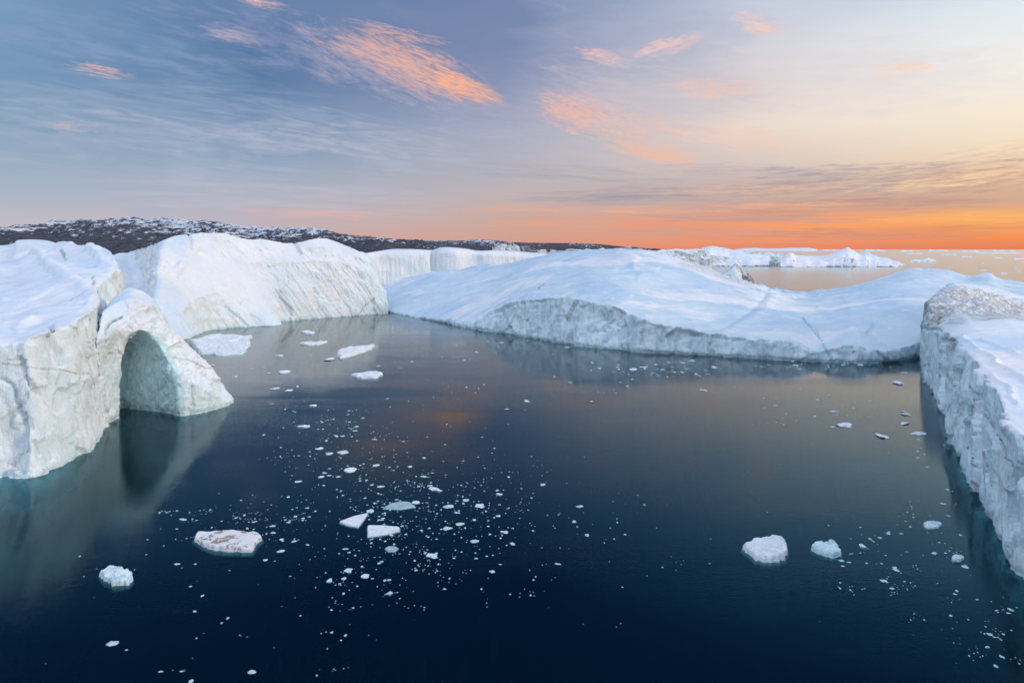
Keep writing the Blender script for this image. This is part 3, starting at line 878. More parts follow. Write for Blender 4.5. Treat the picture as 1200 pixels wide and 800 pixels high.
berg('ice_face', [tf], 0.5, M_NEAR, smooth=1, wall=0.25, top=0.2, seed=63, scale=0.5, parent=tent, paint=paint_edge, facet=0.5, cell=5)
berg('dirty_rim', [rm_], 0.5, M_ROUGH, smooth=1, wall=0.6, top=0.5, seed=64, scale=0.4, parent=tent, facet=1.0, cell=4)
for i, (xs0, xs1, yb, yt, Yd) in enumerate([(764, 836, 303, 291.6, 2000), (724, 742, 293, 289.6, 1750), (743, 760, 294, 290.2, 1500), (806, 826, 296, 291.3, 2200), (838, 858, 296, 290.6, 3000),
                                              (626, 640, 295, 291.8, 1900), (640, 655, 295, 292.3, 2100), (676, 694, 295, 291.5, 2300), (860, 884, 297, 292.8, 3100)]):
    rk = random.Random(900 + i); n = 7
    sky = [(xs0 + (xs1 - xs0) * k / n, yb if k in (0, n) else yt + abs(rk.gauss(0, 0.9))) for k in range(n + 1)]
    ridge_berg('iceberg', sky, 0, Yd, 'small jagged white iceberg in the broken row of ice behind the dome crest', M_FAR, seed=130 + i,
               group='jagged icebergs behind the dome crest')
far_specs = [(1010, 1040, 294.2, 2.2, 'long thin strip of ice near the horizon, above the jagged peak island'),
             (1052, 1070, 295.0, 1.8, None), (1085, 1112, 294.0, 1.5, None), (1120, 1150, 295.2, 1.6, None), (1158, 1190, 294.4, 1.4, None),
             (960, 985, 293.6, 1.5, None), (935, 955, 294.4, 1.4, None), (1140, 1200, 297.0, 1.2, None), (1060, 1082, 297.6, 1.0, None),
             (1100, 1122, 298.6, 1.1, None), (1165, 1174, 302.3, 1.2, None), (1125, 1140, 301.4, 1.5, None), (1186, 1204, 303.8, 1.6, None)]
for i, (x0, x1, yb, hh, lb) in enumerate(far_specs):
    Y = F * H / (yb - HY); n = 6
    sky = [(x0 + (x1 - x0) * k / n, yb - (0.15 if k in (0, n) else hh * (0.5 + 0.5 * abs(math.sin(k * 1.9 + i * 1.3))))) for k in range(n + 1)]
    ridge_berg('distant_iceberg', sky, 0, Y, 'thin pale iceberg under the horizon right of the jagged peaked iceberg' if x0 > 1040 else
               'thin pale iceberg on the horizon behind the jagged peaked iceberg', M_FAR, seed=80 + i, depth=(x1 - x0) * Y / F * 0.5,
               group='thin icebergs under the right horizon' if x0 > 1040 else 'thin icebergs behind the jagged peaked iceberg')
for i, (x0, x1, yb, hh) in enumerate([(1146, 1157, 317.5, 1.4), (1170, 1181, 321.0, 1.8), (1187, 1193, 315.3, 1.2), (1192, 1197, 318.2, 1.0), (1149, 1153, 308.5, 1.0)]):
    Y = F * H / (yb - HY); n = 4
    sky = [(x0 + (x1 - x0) * k / n, yb - (0.1 if k in (0, n) else hh * (0.6 + 0.4 * abs(math.sin(k * 2.9 + i))))) for k in range(n + 1)]
    ridge_berg('growler', sky, 0, Y, 'small dark ice lump on the orange sea at the far right', M_FAR, seed=110 + i,
               depth=(x1 - x0) * Y / F * 0.5, group='ice lumps on the orange sea at the far right', cat='ice lump')

# ------------------------------------------------------------------ hills
def hills(name, sky, Yc, half, step, seed, amp):
    """terrain whose crest follows the traced skyline at distance Yc(px)"""
    xs = np.array([s[0] for s in sky]); ys = np.array([s[1] for s in sky])
    nx = int((xs[-1] - xs[0]) / step) + 1
    pxs = np.linspace(xs[0], xs[-1], nx)
    crest = np.interp(pxs, xs, ys); Yl = np.interp(pxs, [0, 430, 800], Yc)
    ts = np.linspace(-1, 1.0, 90)
    V = []
    for tt in ts:
        Y = Yl + tt * half
        Xc = (pxs - CX) / F * Y
        Z = H - (crest - HY) * Yl / F
        prof = max(0.0, 1 - abs(tt) ** 1.5)
        V.append(np.stack([Xc, Y, np.maximum(Z, 2) * prof], 1))
    V = np.concatenate(V)
    pr = np.repeat(np.array([max(0.0, 1 - abs(tt) ** 1.5) for tt in ts]), nx)
    zc = V[:, 2].copy()
    q = V.copy(); q[:, 2] = 0
    n = fbm(q / 620.0, 6, seed, 0.55, ridged=True) * 1.0 + fbm(q / 200.0, 5, seed + 9, 0.6) * 0.6
    n += fbm(q / np.array((60., 90., 60.)), 4, seed + 30, 0.6, ridged=True) * 0.25
    V[:, 2] = zc + (n - 0.25) * amp * np.clip(zc / 60.0, 0, 1) * (0.42 + 0.75 * np.abs(np.repeat(ts, nx)) ** 0.5) - (1 - pr) ** 8 * 8
    T = len(ts)
    idx = np.arange(T * nx).reshape(T, nx)
    faces = np.stack([idx[:-1, :-1].ravel(), idx[:-1, 1:].ravel(), idx[1:, 1:].ravel(), idx[1:, :-1].ravel()], 1).tolist()
    o = link_mesh(name, V, faces, M_HILL)
    return tag(o, kind='structure')


hills('hills', [(-420, 262), (-200, 268), (-100, 258), (0, 266), (35, 264.5), (55, 263.5), (75, 263), (95, 261.5), (115, 260), (130, 258), (145, 257.5), (160, 258), (172, 261), (185, 260), (200, 260.5),
                (220, 262.5), (240, 263), (262, 263), (280, 265.5), (295, 268), (315, 269), (335, 269), (355, 267.5), (372, 267), (385, 270), (400, 274), (415, 275.5), (430, 276.5),
                (450, 280), (480, 283), (520, 286), (560, 290), (620, 294)], [5200, 6500, 9000], 1700, 0.9, 5, 70)
hills('distant_hills', [(400, 290), (440, 283), (462, 281), (500, 281.8), (540, 282), (570, 281), (600, 284), (640, 285), (680, 285.5), (700, 286.5), (722, 288.5), (742, 288.9), (752, 290.6), (775, 292)],
      [11000, 11000, 15000], 1800, 1.3, 15, 30)
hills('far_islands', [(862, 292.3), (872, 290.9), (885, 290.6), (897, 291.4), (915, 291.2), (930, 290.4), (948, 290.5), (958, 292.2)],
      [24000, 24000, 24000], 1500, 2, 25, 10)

bpy.data.objects['far_islands'].data.materials[0] = M_FAR  # pale ice material on the islands stands in for distance haze
# ------------------------------------------------------------------ the sea
def box(x0, x1, y0, y1, z0, z1):
    v = [(x0, y0, z0), (x1, y0, z0), (x1, y1, z0), (x0, y1, z0), (x0, y0, z1), (x1, y0, z1), (x1, y1, z1), (x0, y1, z1)]
    return v, [(3, 2, 1, 0), (4, 5, 6, 7), (0, 1, 5, 4), (1, 2, 6, 5), (2, 3, 7, 6), (3, 0, 4, 7)]


me = bpy.data.meshes.new('sea_water'); v_, f_ = box(-90000, 90000, -3000, 120000, -30, 0); me.from_pydata(v_, [], f_); me.materials.append(M_SEA)
bed = link_mesh('seabed', *box(-90500, 90500, -3500, 120500, -34, -31), M_BED, smooth=False); tag(bed, kind='structure')
sea = bpy.data.objects.new('sea_water', me); COL.objects.link(sea); tag(sea, kind='structure')


# ------------------------------------------------------------------ floes
def densify(poly, n, jit, rnd):
    res = []
    P2 = [np.array(p) for p in poly]
    per = sum(np.linalg.norm(P2[i] - P2[(i + 1) % len(P2)]) for i in range(len(P2)))
    for i in range(len(P2)):
        a, b = P2[i], P2[(i + 1) % len(P2)]
        L = np.linalg.norm(b - a); k = max(1, int(round(n * L / per)))
        nrm = np.array([-(b - a)[1], (b - a)[0]]) / (L + 1e-9)
        for j in range(k):
            res.append(a + (b - a) * j / k + (nrm * rnd.gauss(0, jit * per) if j else 0))
    return np.array(res)


def floe(name, poly_px, thick, mat, label, rough=0.35, jit=0.006, seed=1, cat='ice floe', group=None, hump=0.0):
    rnd = random.Random(seed)
    pw = densify([W(*p) for p in poly_px], 44, jit, rnd)
    c = pw.mean(0); n = len(pw)
    size = np.linalg.norm(pw - c, axis=1).mean()
    dr = min(1.9 * thick, 2.4)
    rows = [(0.55, -dr), (0.98, -dr * 0.7), (1.08, -dr * 0.35), (1.05, -dr * 0.12), (1.0, 0.05), (0.985, thick * 0.6), (0.95, thick * 0.95), (0.85, thick), (0.7, thick), (0.55, thick), (0.4, thick), (0.22, thick), (0.08, thick)]
    V = []
    for s, z in rows:
        r = c + (pw - c) * s
        V.append(np.concatenate([r, np.full((n, 1), z)], 1))
    V = np.concatenate(V + [np.array([[c[0], c[1], thick]])])
    top = V[:, 2] > thick * 0.5
    fr = 0.8 / max(size, 0.4) * 4
    nn = fbm(V * np.array([fr, fr, 0]) + seed * 3.1, 4, seed, 0.6) + 0.6 * fbm(V * np.array([fr, fr, 0]) * 0.4, 2, seed + 5, ridged=True)
    dist = 1 - np.linalg.norm(V[:, :2] - c, axis=1) / (np.linalg.norm(pw - c, axis=1).max())
    V[:, 2] += top * (nn * rough * thick + hump * np.clip(dist, 0, 1) * (0.6 + nn * 0.8))
    V[:, 2] = np.where(top, np.maximum(V[:, 2], 0.08), V[:, 2])
    f = []
    for k in range(len(rows) - 1):
        for i in range(n):
            j = (i + 1) % n
            f.append((k * n + i, k * n + j, (k + 1) * n + j, (k + 1) * n + i))
    k = len(rows) - 1
    for i in range(n): f.append((k * n + i, k * n + (i + 1) % n, len(V) - 1))
    V[:, :2] -= c
    o = link_mesh(name, V, f, mat, smooth=False)
    bmm = bmesh.new(); bmm.from_mesh(o.data); bmesh.ops.recalc_face_normals(bmm, faces=bmm.faces); bmm.to_mesh(o.data); bmm.free()
    o.location = (c[0], c[1], 0)
    return tag(o, label, cat, group)


floe('ice_floe', [(225, 403), (237, 397), (262, 394), (296, 396), (290, 401), (291, 408), (284, 415), (262, 417), (232, 414)], 1.4, F_WHITE,
     'wide hummocky white floe lying beside the arch, under the cream wall', 1.3, seed=2, hump=0.8)
floe('ice_floe', [(396, 416), (398, 412), (406, 410), (425, 408), (439, 406), (436, 410), (418, 416), (398, 421)], 1.6, F_WHITE,
     'long wedge shaped white floe below the right end of the cream wall', 0.5, seed=3)
floe('ice_floe', [(411, 440), (424, 439), (440, 436.5), (448, 439), (440, 444), (424, 444)], 1.0, F_WHITE,
     'flat white floe pointed at both ends, just below the wedge shaped floe', 0.5, seed=4)
floe('ice_floe', [(351, 403), (363, 401), (372, 402), (384, 401), (374, 404.5), (362, 405)], 0.9, F_WHITE,
     'thin sliver of white floe left of the wedge shaped floe', 0.6, seed=5)
floe('ice_floe', [(353, 389), (360, 388.5), (369, 390), (365, 392), (358, 391.5)], 0.9, F_WHITE,
     'small thin floe nearest the foot of the cream wall', 0.6, seed=6)
floe('ice_floe', [(228, 633), (231, 627), (252, 626), (276, 625), (302, 627), (307, 633), (294, 647), (262, 646), (238, 641)], 0.9, F_DIRTY,
     'largest floe in the dark water, flat and white with brown silt marks', 0.35, seed=7)
floe('ice_floe', [(116, 675), (122, 671), (132, 667), (140, 668), (150, 673), (156, 679), (152, 685), (136, 686), (124, 681)], 0.8, F_AQUA,
     'lumpy white and turquoise ice chunk in the lower left', 0.45, seed=8, hump=0.35, jit=0.008)
floe('ice_floe', [(398, 612), (414, 606), (431, 602), (427, 609), (420, 618), (408, 616)], 0.35, F_WHITE,
     'flat triangular pale floe in the middle of the drifting ice', 0.15, jit=0.001, seed=9)
floe('ice_floe', [(431, 616.5), (448, 616.5), (468, 618.5), (468, 623), (450, 627), (431, 629.5)], 0.35, F_WHITE,
     'flat four sided pale floe just right of the triangular one', 0.15, jit=0.001, seed=10)
floe('ice_floe', [(449, 596), (456, 591), (468, 588), (480, 588.5), (487, 594), (470, 597)], 0.22, F_GREY,
     'greyish half melted wedge of floe above the four sided floe', 0.2, jit=0.002, seed=11)
floe('ice_floe', [(451, 643), (455, 640.5), (463, 640.5), (467, 643), (463, 646.5), (455, 646.5)], 0.18, F_GREY,
     'oval glassy grey floe below the four sided floe', 0.2, jit=0.002, seed=12)
floe('ice_floe', [(870, 643), (882, 636), (892, 637), (905, 630), (917, 632), (922, 642), (919, 656), (904, 659), (886, 657)], 0.9, F_WHITE,
     'biggest white floe on the right side of the open water, rough topped', 0.55, seed=13, hump=0.15, jit=0.007)
floe('ice_floe', [(951, 645), (954, 639), (966, 638), (976, 636.5), (980, 641), (986, 650), (976, 654), (958, 649)], 0.8, F_AQUA,
     'pale turquoise ice chunk just right of the biggest right hand floe', 0.5, seed=14, hump=0.25, jit=0.007)
floe('ice_floe', [(1082, 614), (1086, 612), (1098, 612), (1104, 614), (1099, 619), (1086, 620)], 0.35, F_AQUA,
     'flat bluish floe by the foot of the right hand cliff', 0.4, seed=15)
floe('ice_floe', [(1115, 655), (1119, 652), (1127, 652), (1130, 655), (1125, 658), (1117, 658)], 0.5, F_AQUA,
     'small rounded floe inside the dark reflection of the right hand cliff', 0.5, seed=16)

# ---- fragments: prototypes of broken ice chunks
def chunk_mesh(name, seed, sub=2, mat=F_WHITE, flat=0.55):
    bm = bmesh.new(); bmesh.ops.create_icosphere(bm, subdivisions=sub, radius=1)
    co = np.array([v.co[:] for v in bm.verts])
    nn = fbm(co * 1.1 + seed * 5.7, 3, seed, 0.6); r2 = fbm(co * 2.6 + seed, 2, seed + 3, ridged=True)
    rnd = random.Random(seed); sx = rnd.uniform(0.8, 1.2)
    for v, a, b in zip(bm.verts, nn, r2):
        k = 1 + 0.95 * a + 0.28 * b
        v.co = Vector((v.co.x * k * sx, v.co.y * k / sx * 0.8, v.co.z * k * flat + 0.12))
    if seed % 2:                                   # broken shard: hull of a few points
        bm.free(); bm = bmesh.new()
        for _ in range(11):
            a_ = rnd.uniform(0, 2 * math.pi); r_ = rnd.uniform(0.45, 1.1)
            bm.verts.new((math.cos(a_) * r_, math.sin(a_) * r_ * 0.8, rnd.choice((-0.4, 0.15, 0.4, 0.65)) * flat * 1.5))
        bmesh.ops.convex_hull(bm, input=bm.verts)
        for v in [v for v in bm.verts if not v.link_faces]: bm.verts.remove(v)
    me = bpy.data.meshes.new(name); bm.to_mesh(me); bm.free(); me.materials.append(mat)
    return me


protos = [chunk_mesh('ice_fragment', 30 + k, 2, F_AQUA if k % 4 == 1 else F_WHITE, 0.35 + 0.08 * (k % 4)) for k in range(14)]
count = [0]


def fragment(px, py, w, label, group, name='ice_fragment', tall=1.0):
    """w: breadth as seen, in units of the 1200 wide view"""
    X, Y = W(px, py)
    s = w * Y / F / 2
    me = protos[rng.integers(len(protos))]
    o = bpy.data.objects.new(name, me); COL.objects.link(o)
    # low and flat for its breadth, turned at random within a half turn
    o.location = (X, Y, -0.06 * s)
    o.rotation_euler = (0, 0, rng.uniform(-0.5, 0.5) + (math.pi if rng.random() < 0.5 else 0))
    o.scale = (s, s * rng.uniform(0.7, 1.6), s * rng.uniform(0.35, 0.65) * tall)
    tag(o, label, 'ice fragment', group); count[0] += 1
    return o


groups = {
    'wall': ('small white ice fragment in the reflection of the cream wall', 'fragments below the bright wall'),
    'dome': ('small pale ice fragment along the grey cliff of the dome', 'fragments along the dome cliff'),
    'upper': ('small white ice fragment between the cream wall and the flat angular floes', 'fragments in the upper drift'),
    'drift': ('small white ice fragment in the dense drift around the triangular floe', 'fragments in the dense central drift'),
    'left': ('small white ice fragment in the thin drift round the silt marked floe', 'fragments near the silt marked floe'),
    'low': ('small white ice fragment on near black water at lower left', 'fragments in the lower left'),
    'mid': ('lone small ice fragment on the open water in the middle', 'fragments on the middle water'),
    'right': ('small bluish ice fragment right of the two big right hand floes', 'fragments on the right hand water'),
    'shade': ('small ice fragment in the dark reflection of the right cliff', 'fragments in the cliff reflection'),
    'upright': ('small ice fragment on pinkish water below the right end of the dome', 'fragments on the pink lit water'),
}
traced = {
    'wall': [(327, 417, 14), (334, 436, 14), (386, 421.5, 11), (373, 386, 8), (276, 441.5, 7), (249, 428, 6), (296, 432, 4), (308, 431, 4), (315, 437, 4), (316, 406, 6), (393, 393, 4), (444, 429, 5)],
    'dome': [(572, 401, 8), (588, 401.5, 9), (618, 399, 6), (665, 407, 11), (724, 420.5, 10), (703, 431, 12), (694, 425, 6), (742, 433, 16), (755, 430, 12), (770, 427, 16), (783, 424.5, 11), (800, 425, 10),
             (812, 422.5, 11), (840, 430.5, 19), (827, 434, 6), (790, 436, 7), (720, 436, 7), (932, 428, 9), (936, 432, 10), (965, 426, 6), (990, 428, 14), (1008, 427.5, 9), (1060, 437, 15), (535, 405, 3), (706, 419, 4), (776, 433, 8), (764, 437, 6)],
    'upper': [(322, 455.5, 10), (338, 458, 9), (349, 453, 6), (318, 473, 5), (345, 482.5, 7), (356, 500, 14), (367, 475.5, 7), (417, 499.5, 10), (416, 504.5, 5), (401, 511, 7), (393, 510, 4), (439, 514.5, 9), (425, 490, 4),
              (374, 526, 9), (401, 530.5, 16), (386, 531.5, 8), (474, 517, 6), (411, 551, 13), (441, 545.5, 9), (376, 559, 8), (380, 554, 6), (386, 557, 5), (350, 564, 7), (480, 547, 8), (496, 558, 7), (476, 563, 6), (461, 527, 4)],
    'drift': [(509, 573.5, 18), (504, 569, 8), (362, 605, 8), (399, 575, 5), (446, 570, 8), (444, 578, 6), (447, 579, 5), (490, 570, 6), (525, 593, 9), (585, 579, 10), (487, 589, 9), (434, 599, 9), (450, 603, 6), (449, 607, 4),
              (524.5, 619, 12), (539, 614, 8), (546, 586, 7), (562, 592.5, 9), (536, 600.5, 6), (556, 609, 5), (584, 604.5, 6), (591, 623.5, 9), (623, 622, 9), (556, 634, 8), (601, 637, 5), (574, 626, 4), (460, 627, 8),
              (435, 636, 5), (476, 641, 3), (506, 651, 12), (447, 658, 6), (408, 668, 9), (425, 664, 6), (456, 679, 9), (428, 675, 9), (403, 678, 7), (386, 680, 9), (487, 668, 8), (521, 690, 6), (558, 654, 4), (577, 669.5, 6),
              (586, 661, 5), (620, 668, 4), (654, 660.5, 6), (456, 694.5, 14), (361, 638, 7), (329, 646, 10), (405, 643, 6), (409, 647, 6), (414, 616, 4), (322, 657, 3), (298, 620, 5), (436, 568, 5), (470, 575, 5), (338, 612, 5)],
    'mid': [(619, 470.5, 11), (679, 593.5, 11), (674, 611, 10), (676, 617, 5), (688, 627, 5), (636, 568, 6), (565, 512, 3), (594, 479, 4), (615, 480, 3), (824, 457, 8), (668, 448, 4), (454, 467, 4), (693, 470, 4)],
    'left': [(214.5, 608.5, 13), (226, 608, 5), (207, 619.5, 4), (247, 597, 6), (319, 616, 6), (320, 624, 5), (330, 632, 5), (344, 634, 5), (360, 595, 4), (311, 656, 5), (173, 632, 3)],
    'low': [(132.5, 753.5, 11), (148.5, 761, 5), (188.5, 786.5, 7), (229, 747.5, 6), (295, 787, 8), (224, 798, 6), (208, 660.5, 6), (229, 660.5, 3), (269, 668, 3), (223, 687, 4), (228, 716, 5), (237, 698, 4), (389, 740.5, 6), (281, 743.5, 3), (405, 744, 3), (352, 721, 3), (393, 706, 3), (340, 675, 3), (213, 786, 4)],
    'right': [(1013, 640.5, 12), (986, 657, 8), (995, 658.5, 6), (988, 663, 4), (998, 631, 5), (1019, 631, 6), (1023, 634, 5), (1031, 630, 6), (1041, 625, 4), (1056, 625, 4), (1067, 617, 4), (1048, 664.5, 5), (1050, 667.5, 6), (1033, 660, 5),
              (1057, 650, 4), (1045, 689, 5), (1098, 683, 4), (1095, 648, 6), (1035, 680, 7), (1038, 650.5, 3), (1060, 681, 4)],
    'shade': [(1131, 664, 7), (1105, 590, 6), (1127, 627, 6), (1119, 696, 4), (1121, 692, 5), (1176, 714, 5), (1182, 718, 6), (1184, 714, 6), (1168, 715, 4), (1191, 711, 4), (1160, 743, 6), (1157, 758, 6), (1174, 769, 6), (1167, 780, 5), (1111, 604, 4), (1145, 702, 3)],
    'upright': [(989, 498, 16), (994, 500, 8), (1033, 511, 11), (1062, 485.5, 15), (1059, 482, 8), (1060, 496.5, 14), (1077, 508, 15), (1076, 529, 5), (1083, 532, 5), (1052, 449, 11), (977, 482, 9), (909, 475, 4), (1020, 470, 4), (1000, 478, 4), (976, 500, 4), (1083, 447, 4), (1075, 536, 4)],
}
for g, lst in traced.items():
    for x, y, w in lst:
        fragment(x, y, w * rng.uniform(0.85, 1.05) * (0.62 if g == 'dome' else 0.95), *groups[g])
# more loose bits per zone
for g, cx_, cy_, sx_, sy_, n in (('drift', 470, 600, 70, 36, 24), ('upper', 405, 520, 40, 28, 10), ('dome', 770, 429, 40, 5, 8)):
    for _ in range(n):
        for _t in range(20):
            x, y = rng.normal(cx_, sx_), rng.normal(cy_, sy_)
            if g != 'dome' or y < 440: break
        fragment(x, max(y, 421), rng.uniform(2.5, 4.5), *groups[g])

# ---- the finest brash: nobody could count it
def brash():
    base = bmesh.new(); bmesh.ops.create_icosphere(base, subdivisions=1, radius=1)
    bc = np.array([v.co[:] for v in base.verts]); bf = [[v.index for v in f.verts] for f in base.faces]; base.free()
    V = []; Fc = []; k = 0
    zones = [((480, 585), (80, 38), 470), ((410, 530), (45, 35), 170), ((270, 606), (45, 9), 110), ((330, 612), (28, 14), 60), ((600, 600), (60, 45), 130), ((455, 665), (65, 28), 170),
             ((775, 432), (48, 6), 190), ((700, 470), (180, 25), 90), ((1040, 655), (35, 22), 60), ((1150, 735), (30, 30), 70), ((1085, 640), (28, 50), 50), ((1020, 480), (60, 25), 45),
             ((960, 427), (70, 3), 50), ((570, 410), (60, 10), 40), ((350, 430), (60, 22), 50), ((300, 720), (110, 50), 60), ((1110, 560), (15, 60), 30), ((620, 640), (200, 60), 80)]
    for (cx, cy), (sx, sy), n in zones:
        # small sub clusters make the scatter uneven
        cl = [(rng.normal(cx, sx), rng.normal(cy, sy)) for _ in range(max(4, n // 12))]
        for _ in range(n):
            if rng.random() < 0.55:
                c = cl[rng.integers(len(cl))]; x = rng.normal(c[0], sx * 0.12 + 2); y = rng.normal(c[1], sy * 0.1 + 1.0)
            else: x = rng.normal(cx, sx); y = rng.normal(cy, sy)
            if y < 380 or y > 820: continue
            # keep it off the icebergs
            if x > 1075 and y < 450: continue
            if x > 540 and y < 392 + (x - 540) * 0.17 and x < 740: continue
            if x >= 740 and y < 423: continue
            if x < 290 and y < 480: continue
            X, Y = W(x, y)
            s = (0.30 + rng.exponential(0.36)) * Y / F
            s = min(s, 1.6 * Y / F)
            j = bc * (1 + rng.uniform(-0.35, 0.35, (len(bc), 1)))
            j = j * np.array([s * rng.uniform(0.8, 1.5), s * rng.uniform(0.8, 1.9), s * 0.45])
            V.append(j + np.array([X, Y, 0.0])); Fc += [[i + k for i in f] for f in bf]; k += len(bc)
    o = link_mesh('brash_ice', np.concatenate(V), Fc, F_WHITE, smooth=False)
    tag(o, 'fine scattered specks of broken ice on the dark water', 'brash ice', kind='stuff')


brash()

# ------------------------------------------------------------------ sky
world = bpy.data.worlds.new('World'); sc.world = world; world.use_nodes = True
wt = world.node_tree; wt.nodes.clear(); t = NT(wt)
out = t.node('ShaderNodeOutputWorld')
tc = t.node('ShaderNodeTexCoord'); nrm = t.node('ShaderNodeVectorMath', operation='NORMALIZE'); t.l.new(tc.outputs['Generated'], nrm.inputs[0])
sp = t.node('ShaderNodeSeparateXYZ'); t.l.new(nrm.outputs[0], sp.inputs[0])
DEG = 180 / math.pi
az = t.m('MULTIPLY', t.m('ARCTAN2', sp.outputs[0], sp.outputs[1]), DEG)
el = t.m('MULTIPLY', t.m('ARCSINE', sp.outputs[2]), DEG)
EMAX = 60.0
elc = t.m('DIVIDE', t.m('MAXIMUM', el, 0.0), EMAX)


def azof(px): return math.degrees(math.atan((px - CX) / F))
def elof(px, py): return math.degrees(math.atan((HY - py) / math.hypot(F, px - CX)))


def ramp(stops):
    nd = t.node('ShaderNodeValToRGB'); cr = nd.color_ramp; cr.interpolation = 'EASE' if False else 'LINEAR'
    stops = sorted(stops, key=lambda s: s[0])
    cr.elements[0].position = stops[0][0] / EMAX; cr.elements[0].color = (*lin(stops[0][1]), 1)
    cr.elements[1].position = stops[-1][0] / EMAX; cr.elements[1].color = (*lin(stops[-1][1]), 1)
    for e, c in stops[1:-1]:
        x = cr.elements.new(e / EMAX); x.color = (*lin(c), 1)
    t.put(nd.inputs[0], elc)
    return nd.outputs[0]


def rp(px, lst, up):
    return ramp([(max(elof(px, y), 0), c) for y, c in lst] + up)


zen = [(21, (92, 120, 164)), (26, (44, 78, 126)), (38, (48, 82, 130)), (58, (198, 208, 226))]  # dark blue band in the unseen sky, shaped to darken the water's reflections
zen_r = [(20.5, (176, 194, 220)), (25, (112, 142, 184)), (30, (62, 96, 146)), (42, (60, 94, 142)), (58, (198, 208, 226))]
cols = [
    (-180, ramp([(0, (196, 184, 200)), (6, (206, 190, 206)), (15, (190, 195, 215)), (30, (185, 198, 220)), (58, (196, 206, 224))])),
    (-75, ramp([(0, (190, 185, 198)), (6, (176, 186, 202)), (15, (140, 165, 195)), (35, (165, 182, 210)), (58, (196, 206, 224))])),
    (azof(0), rp(0, [(292, (208, 188, 192)), (262, (196, 190, 199)), (220, (168, 182, 200)), (170, (146, 170, 195)), (110, (124, 156, 188)), (60, (116, 152, 188)), (0, (126, 160, 194))], zen)),
    (azof(300), rp(300, [(292, (212, 176, 172)), (266, (196, 182, 190)), (230, (176, 182, 198)), (190, (146, 166, 192)), (130, (112, 142, 180)), (90, (88, 122, 165)), (40, (92, 124, 168)), (0, (102, 132, 172))], zen)),
    (azof(600), rp(600, [(292, (222, 148, 126)), (278, (213, 163, 146)), (255, (206, 172, 162)), (230, (196, 180, 182)), (200, (184, 180, 190)), (150, (168, 174, 195)), (100, (140, 152, 185)), (50, (124, 140, 178)), (0, (122, 138, 176))], zen)),
    (azof(900), rp(900, [(292, (238, 142, 108)), (282, (242, 154, 112)), (268, (246, 158, 112)), (254, (240, 160, 122)), (242, (206, 168, 156)), (215, (203, 182, 176)), (190, (226, 206, 196)), (150, (238, 222, 210)), (100, (228, 216, 216)), (50, (214, 212, 222)), (0, (200, 208, 225))], zen_r)),
    (azof(1200), rp(1200, [(292, (228, 132, 92)), (280, (248, 142, 84)), (268, (252, 164, 96)), (252, (252, 176, 110)), (236, (214, 172, 146)), (205, (226, 188, 158)), (180, (246, 222, 192)), (130, (250, 236, 216)), (80, (246, 240, 234)), (0, (228, 238, 245))], zen_r)),
    (75, ramp([(0, (255, 170, 90)), (5, (255, 190, 120)), (10, (255, 225, 190)), (20, (250, 235, 220)), (35, (205, 212, 228)), (58, (196, 206, 224))])),
    (120, ramp([(0, (235, 180, 150)), (6, (225, 190, 180)), (15, (215, 205, 210)), (30, (190, 200, 220)), (58, (196, 206, 224))])),
    (180, ramp([(0, (196, 184, 200)), (6, (206, 190, 206)), (15, (190, 195, 215)), (30, (185, 198, 220)), (58, (196, 206, 224))])),
]
# streaks bend the bands so the colours do not lie in clean layers
warp = t.noise(t.mapping(t.vec(az, el, 0.0), (0.05, 0.22, 1)), 1, 4, 0.6, 0.4)
azw = t.m('ADD', az, t.m('MULTIPLY', t.m('SUBTRACT', warp, 0.5), 14.0))
ALL = []


def base_sky(lo, hi):
    c = None
    for (a0, _), (a1, c1) in zip(cols[:-1], cols[1:]):
        if a1 < lo - 8 or a0 > hi + 8: continue
        c0 = [q for q in cols if q[0] == a0][0][1]
        if c is None: c = c0
        c = t.mix(t.ss(azw, a0, a1, smooth=False), c, c1)
    return c


def cloud(*a, **k): ALL.append((a, k))


# one wisp of cloud as a node group: an elliptical patch of stretched noise; sizes in degrees
GR = bpy.data.node_groups.new('wisp', 'ShaderNodeTree')
GIN = ['az', 'el', 'a0', 'e0', 'c', 's', 'ru', 'rv', 'fu', 'fv', 'seed', 'lo', 'hi', 'detail', 'rough', 'distort', 'strength']
for q in GIN: GR.interface.new_socket(q, in_out='INPUT', socket_type='NodeSocketFloat')
GR.interface.new_socket('under', in_out='INPUT', socket_type='NodeSocketColor')
GR.interface.new_socket('over', in_out='INPUT', socket_type='NodeSocketColor')
GR.interface.new_socket('sky', in_out='OUTPUT', socket_type='NodeSocketColor')
wt_nt = t; t = NT(GR)
gi = t.node('NodeGroupInput'); go = t.node('NodeGroupOutput')
I = {n_: gi.outputs[n_] for n_ in GIN}
dx = t.m('SUBTRACT', I['az'], I['a0']); dy = t.m('SUBTRACT', I['el'], I['e0'])
u = t.m('ADD', t.m('MULTIPLY', dx, I['c']), t.m('MULTIPLY', dy, I['s']))
v = t.m('SUBTRACT', t.m('MULTIPLY', dy, I['c']), t.m('MULTIPLY', dx, I['s']))
r = t.m('SQRT', t.m('ADD', t.m('POWER', t.m('DIVIDE', u, I['ru']), 2.0), t.m('POWER', t.m('DIVIDE', v, I['rv']), 2.0)))
mask = t.ss(r, 0.1, 1.0, 1.0, 0.0)
tn = t.node('ShaderNodeTexNoise'); t.put(tn.inputs['Vector'], t.vec(t.m('DIVIDE', u, I['fu']), t.m('DIVIDE', v, I['fv']), I['seed']))
tn.inputs['Scale'].default_value = 1.0
t.put(tn.inputs['Detail'], I['detail']); t.put(tn.inputs['Roughness'], I['rough']); t.put(tn.inputs['Distortion'], I['distort'])
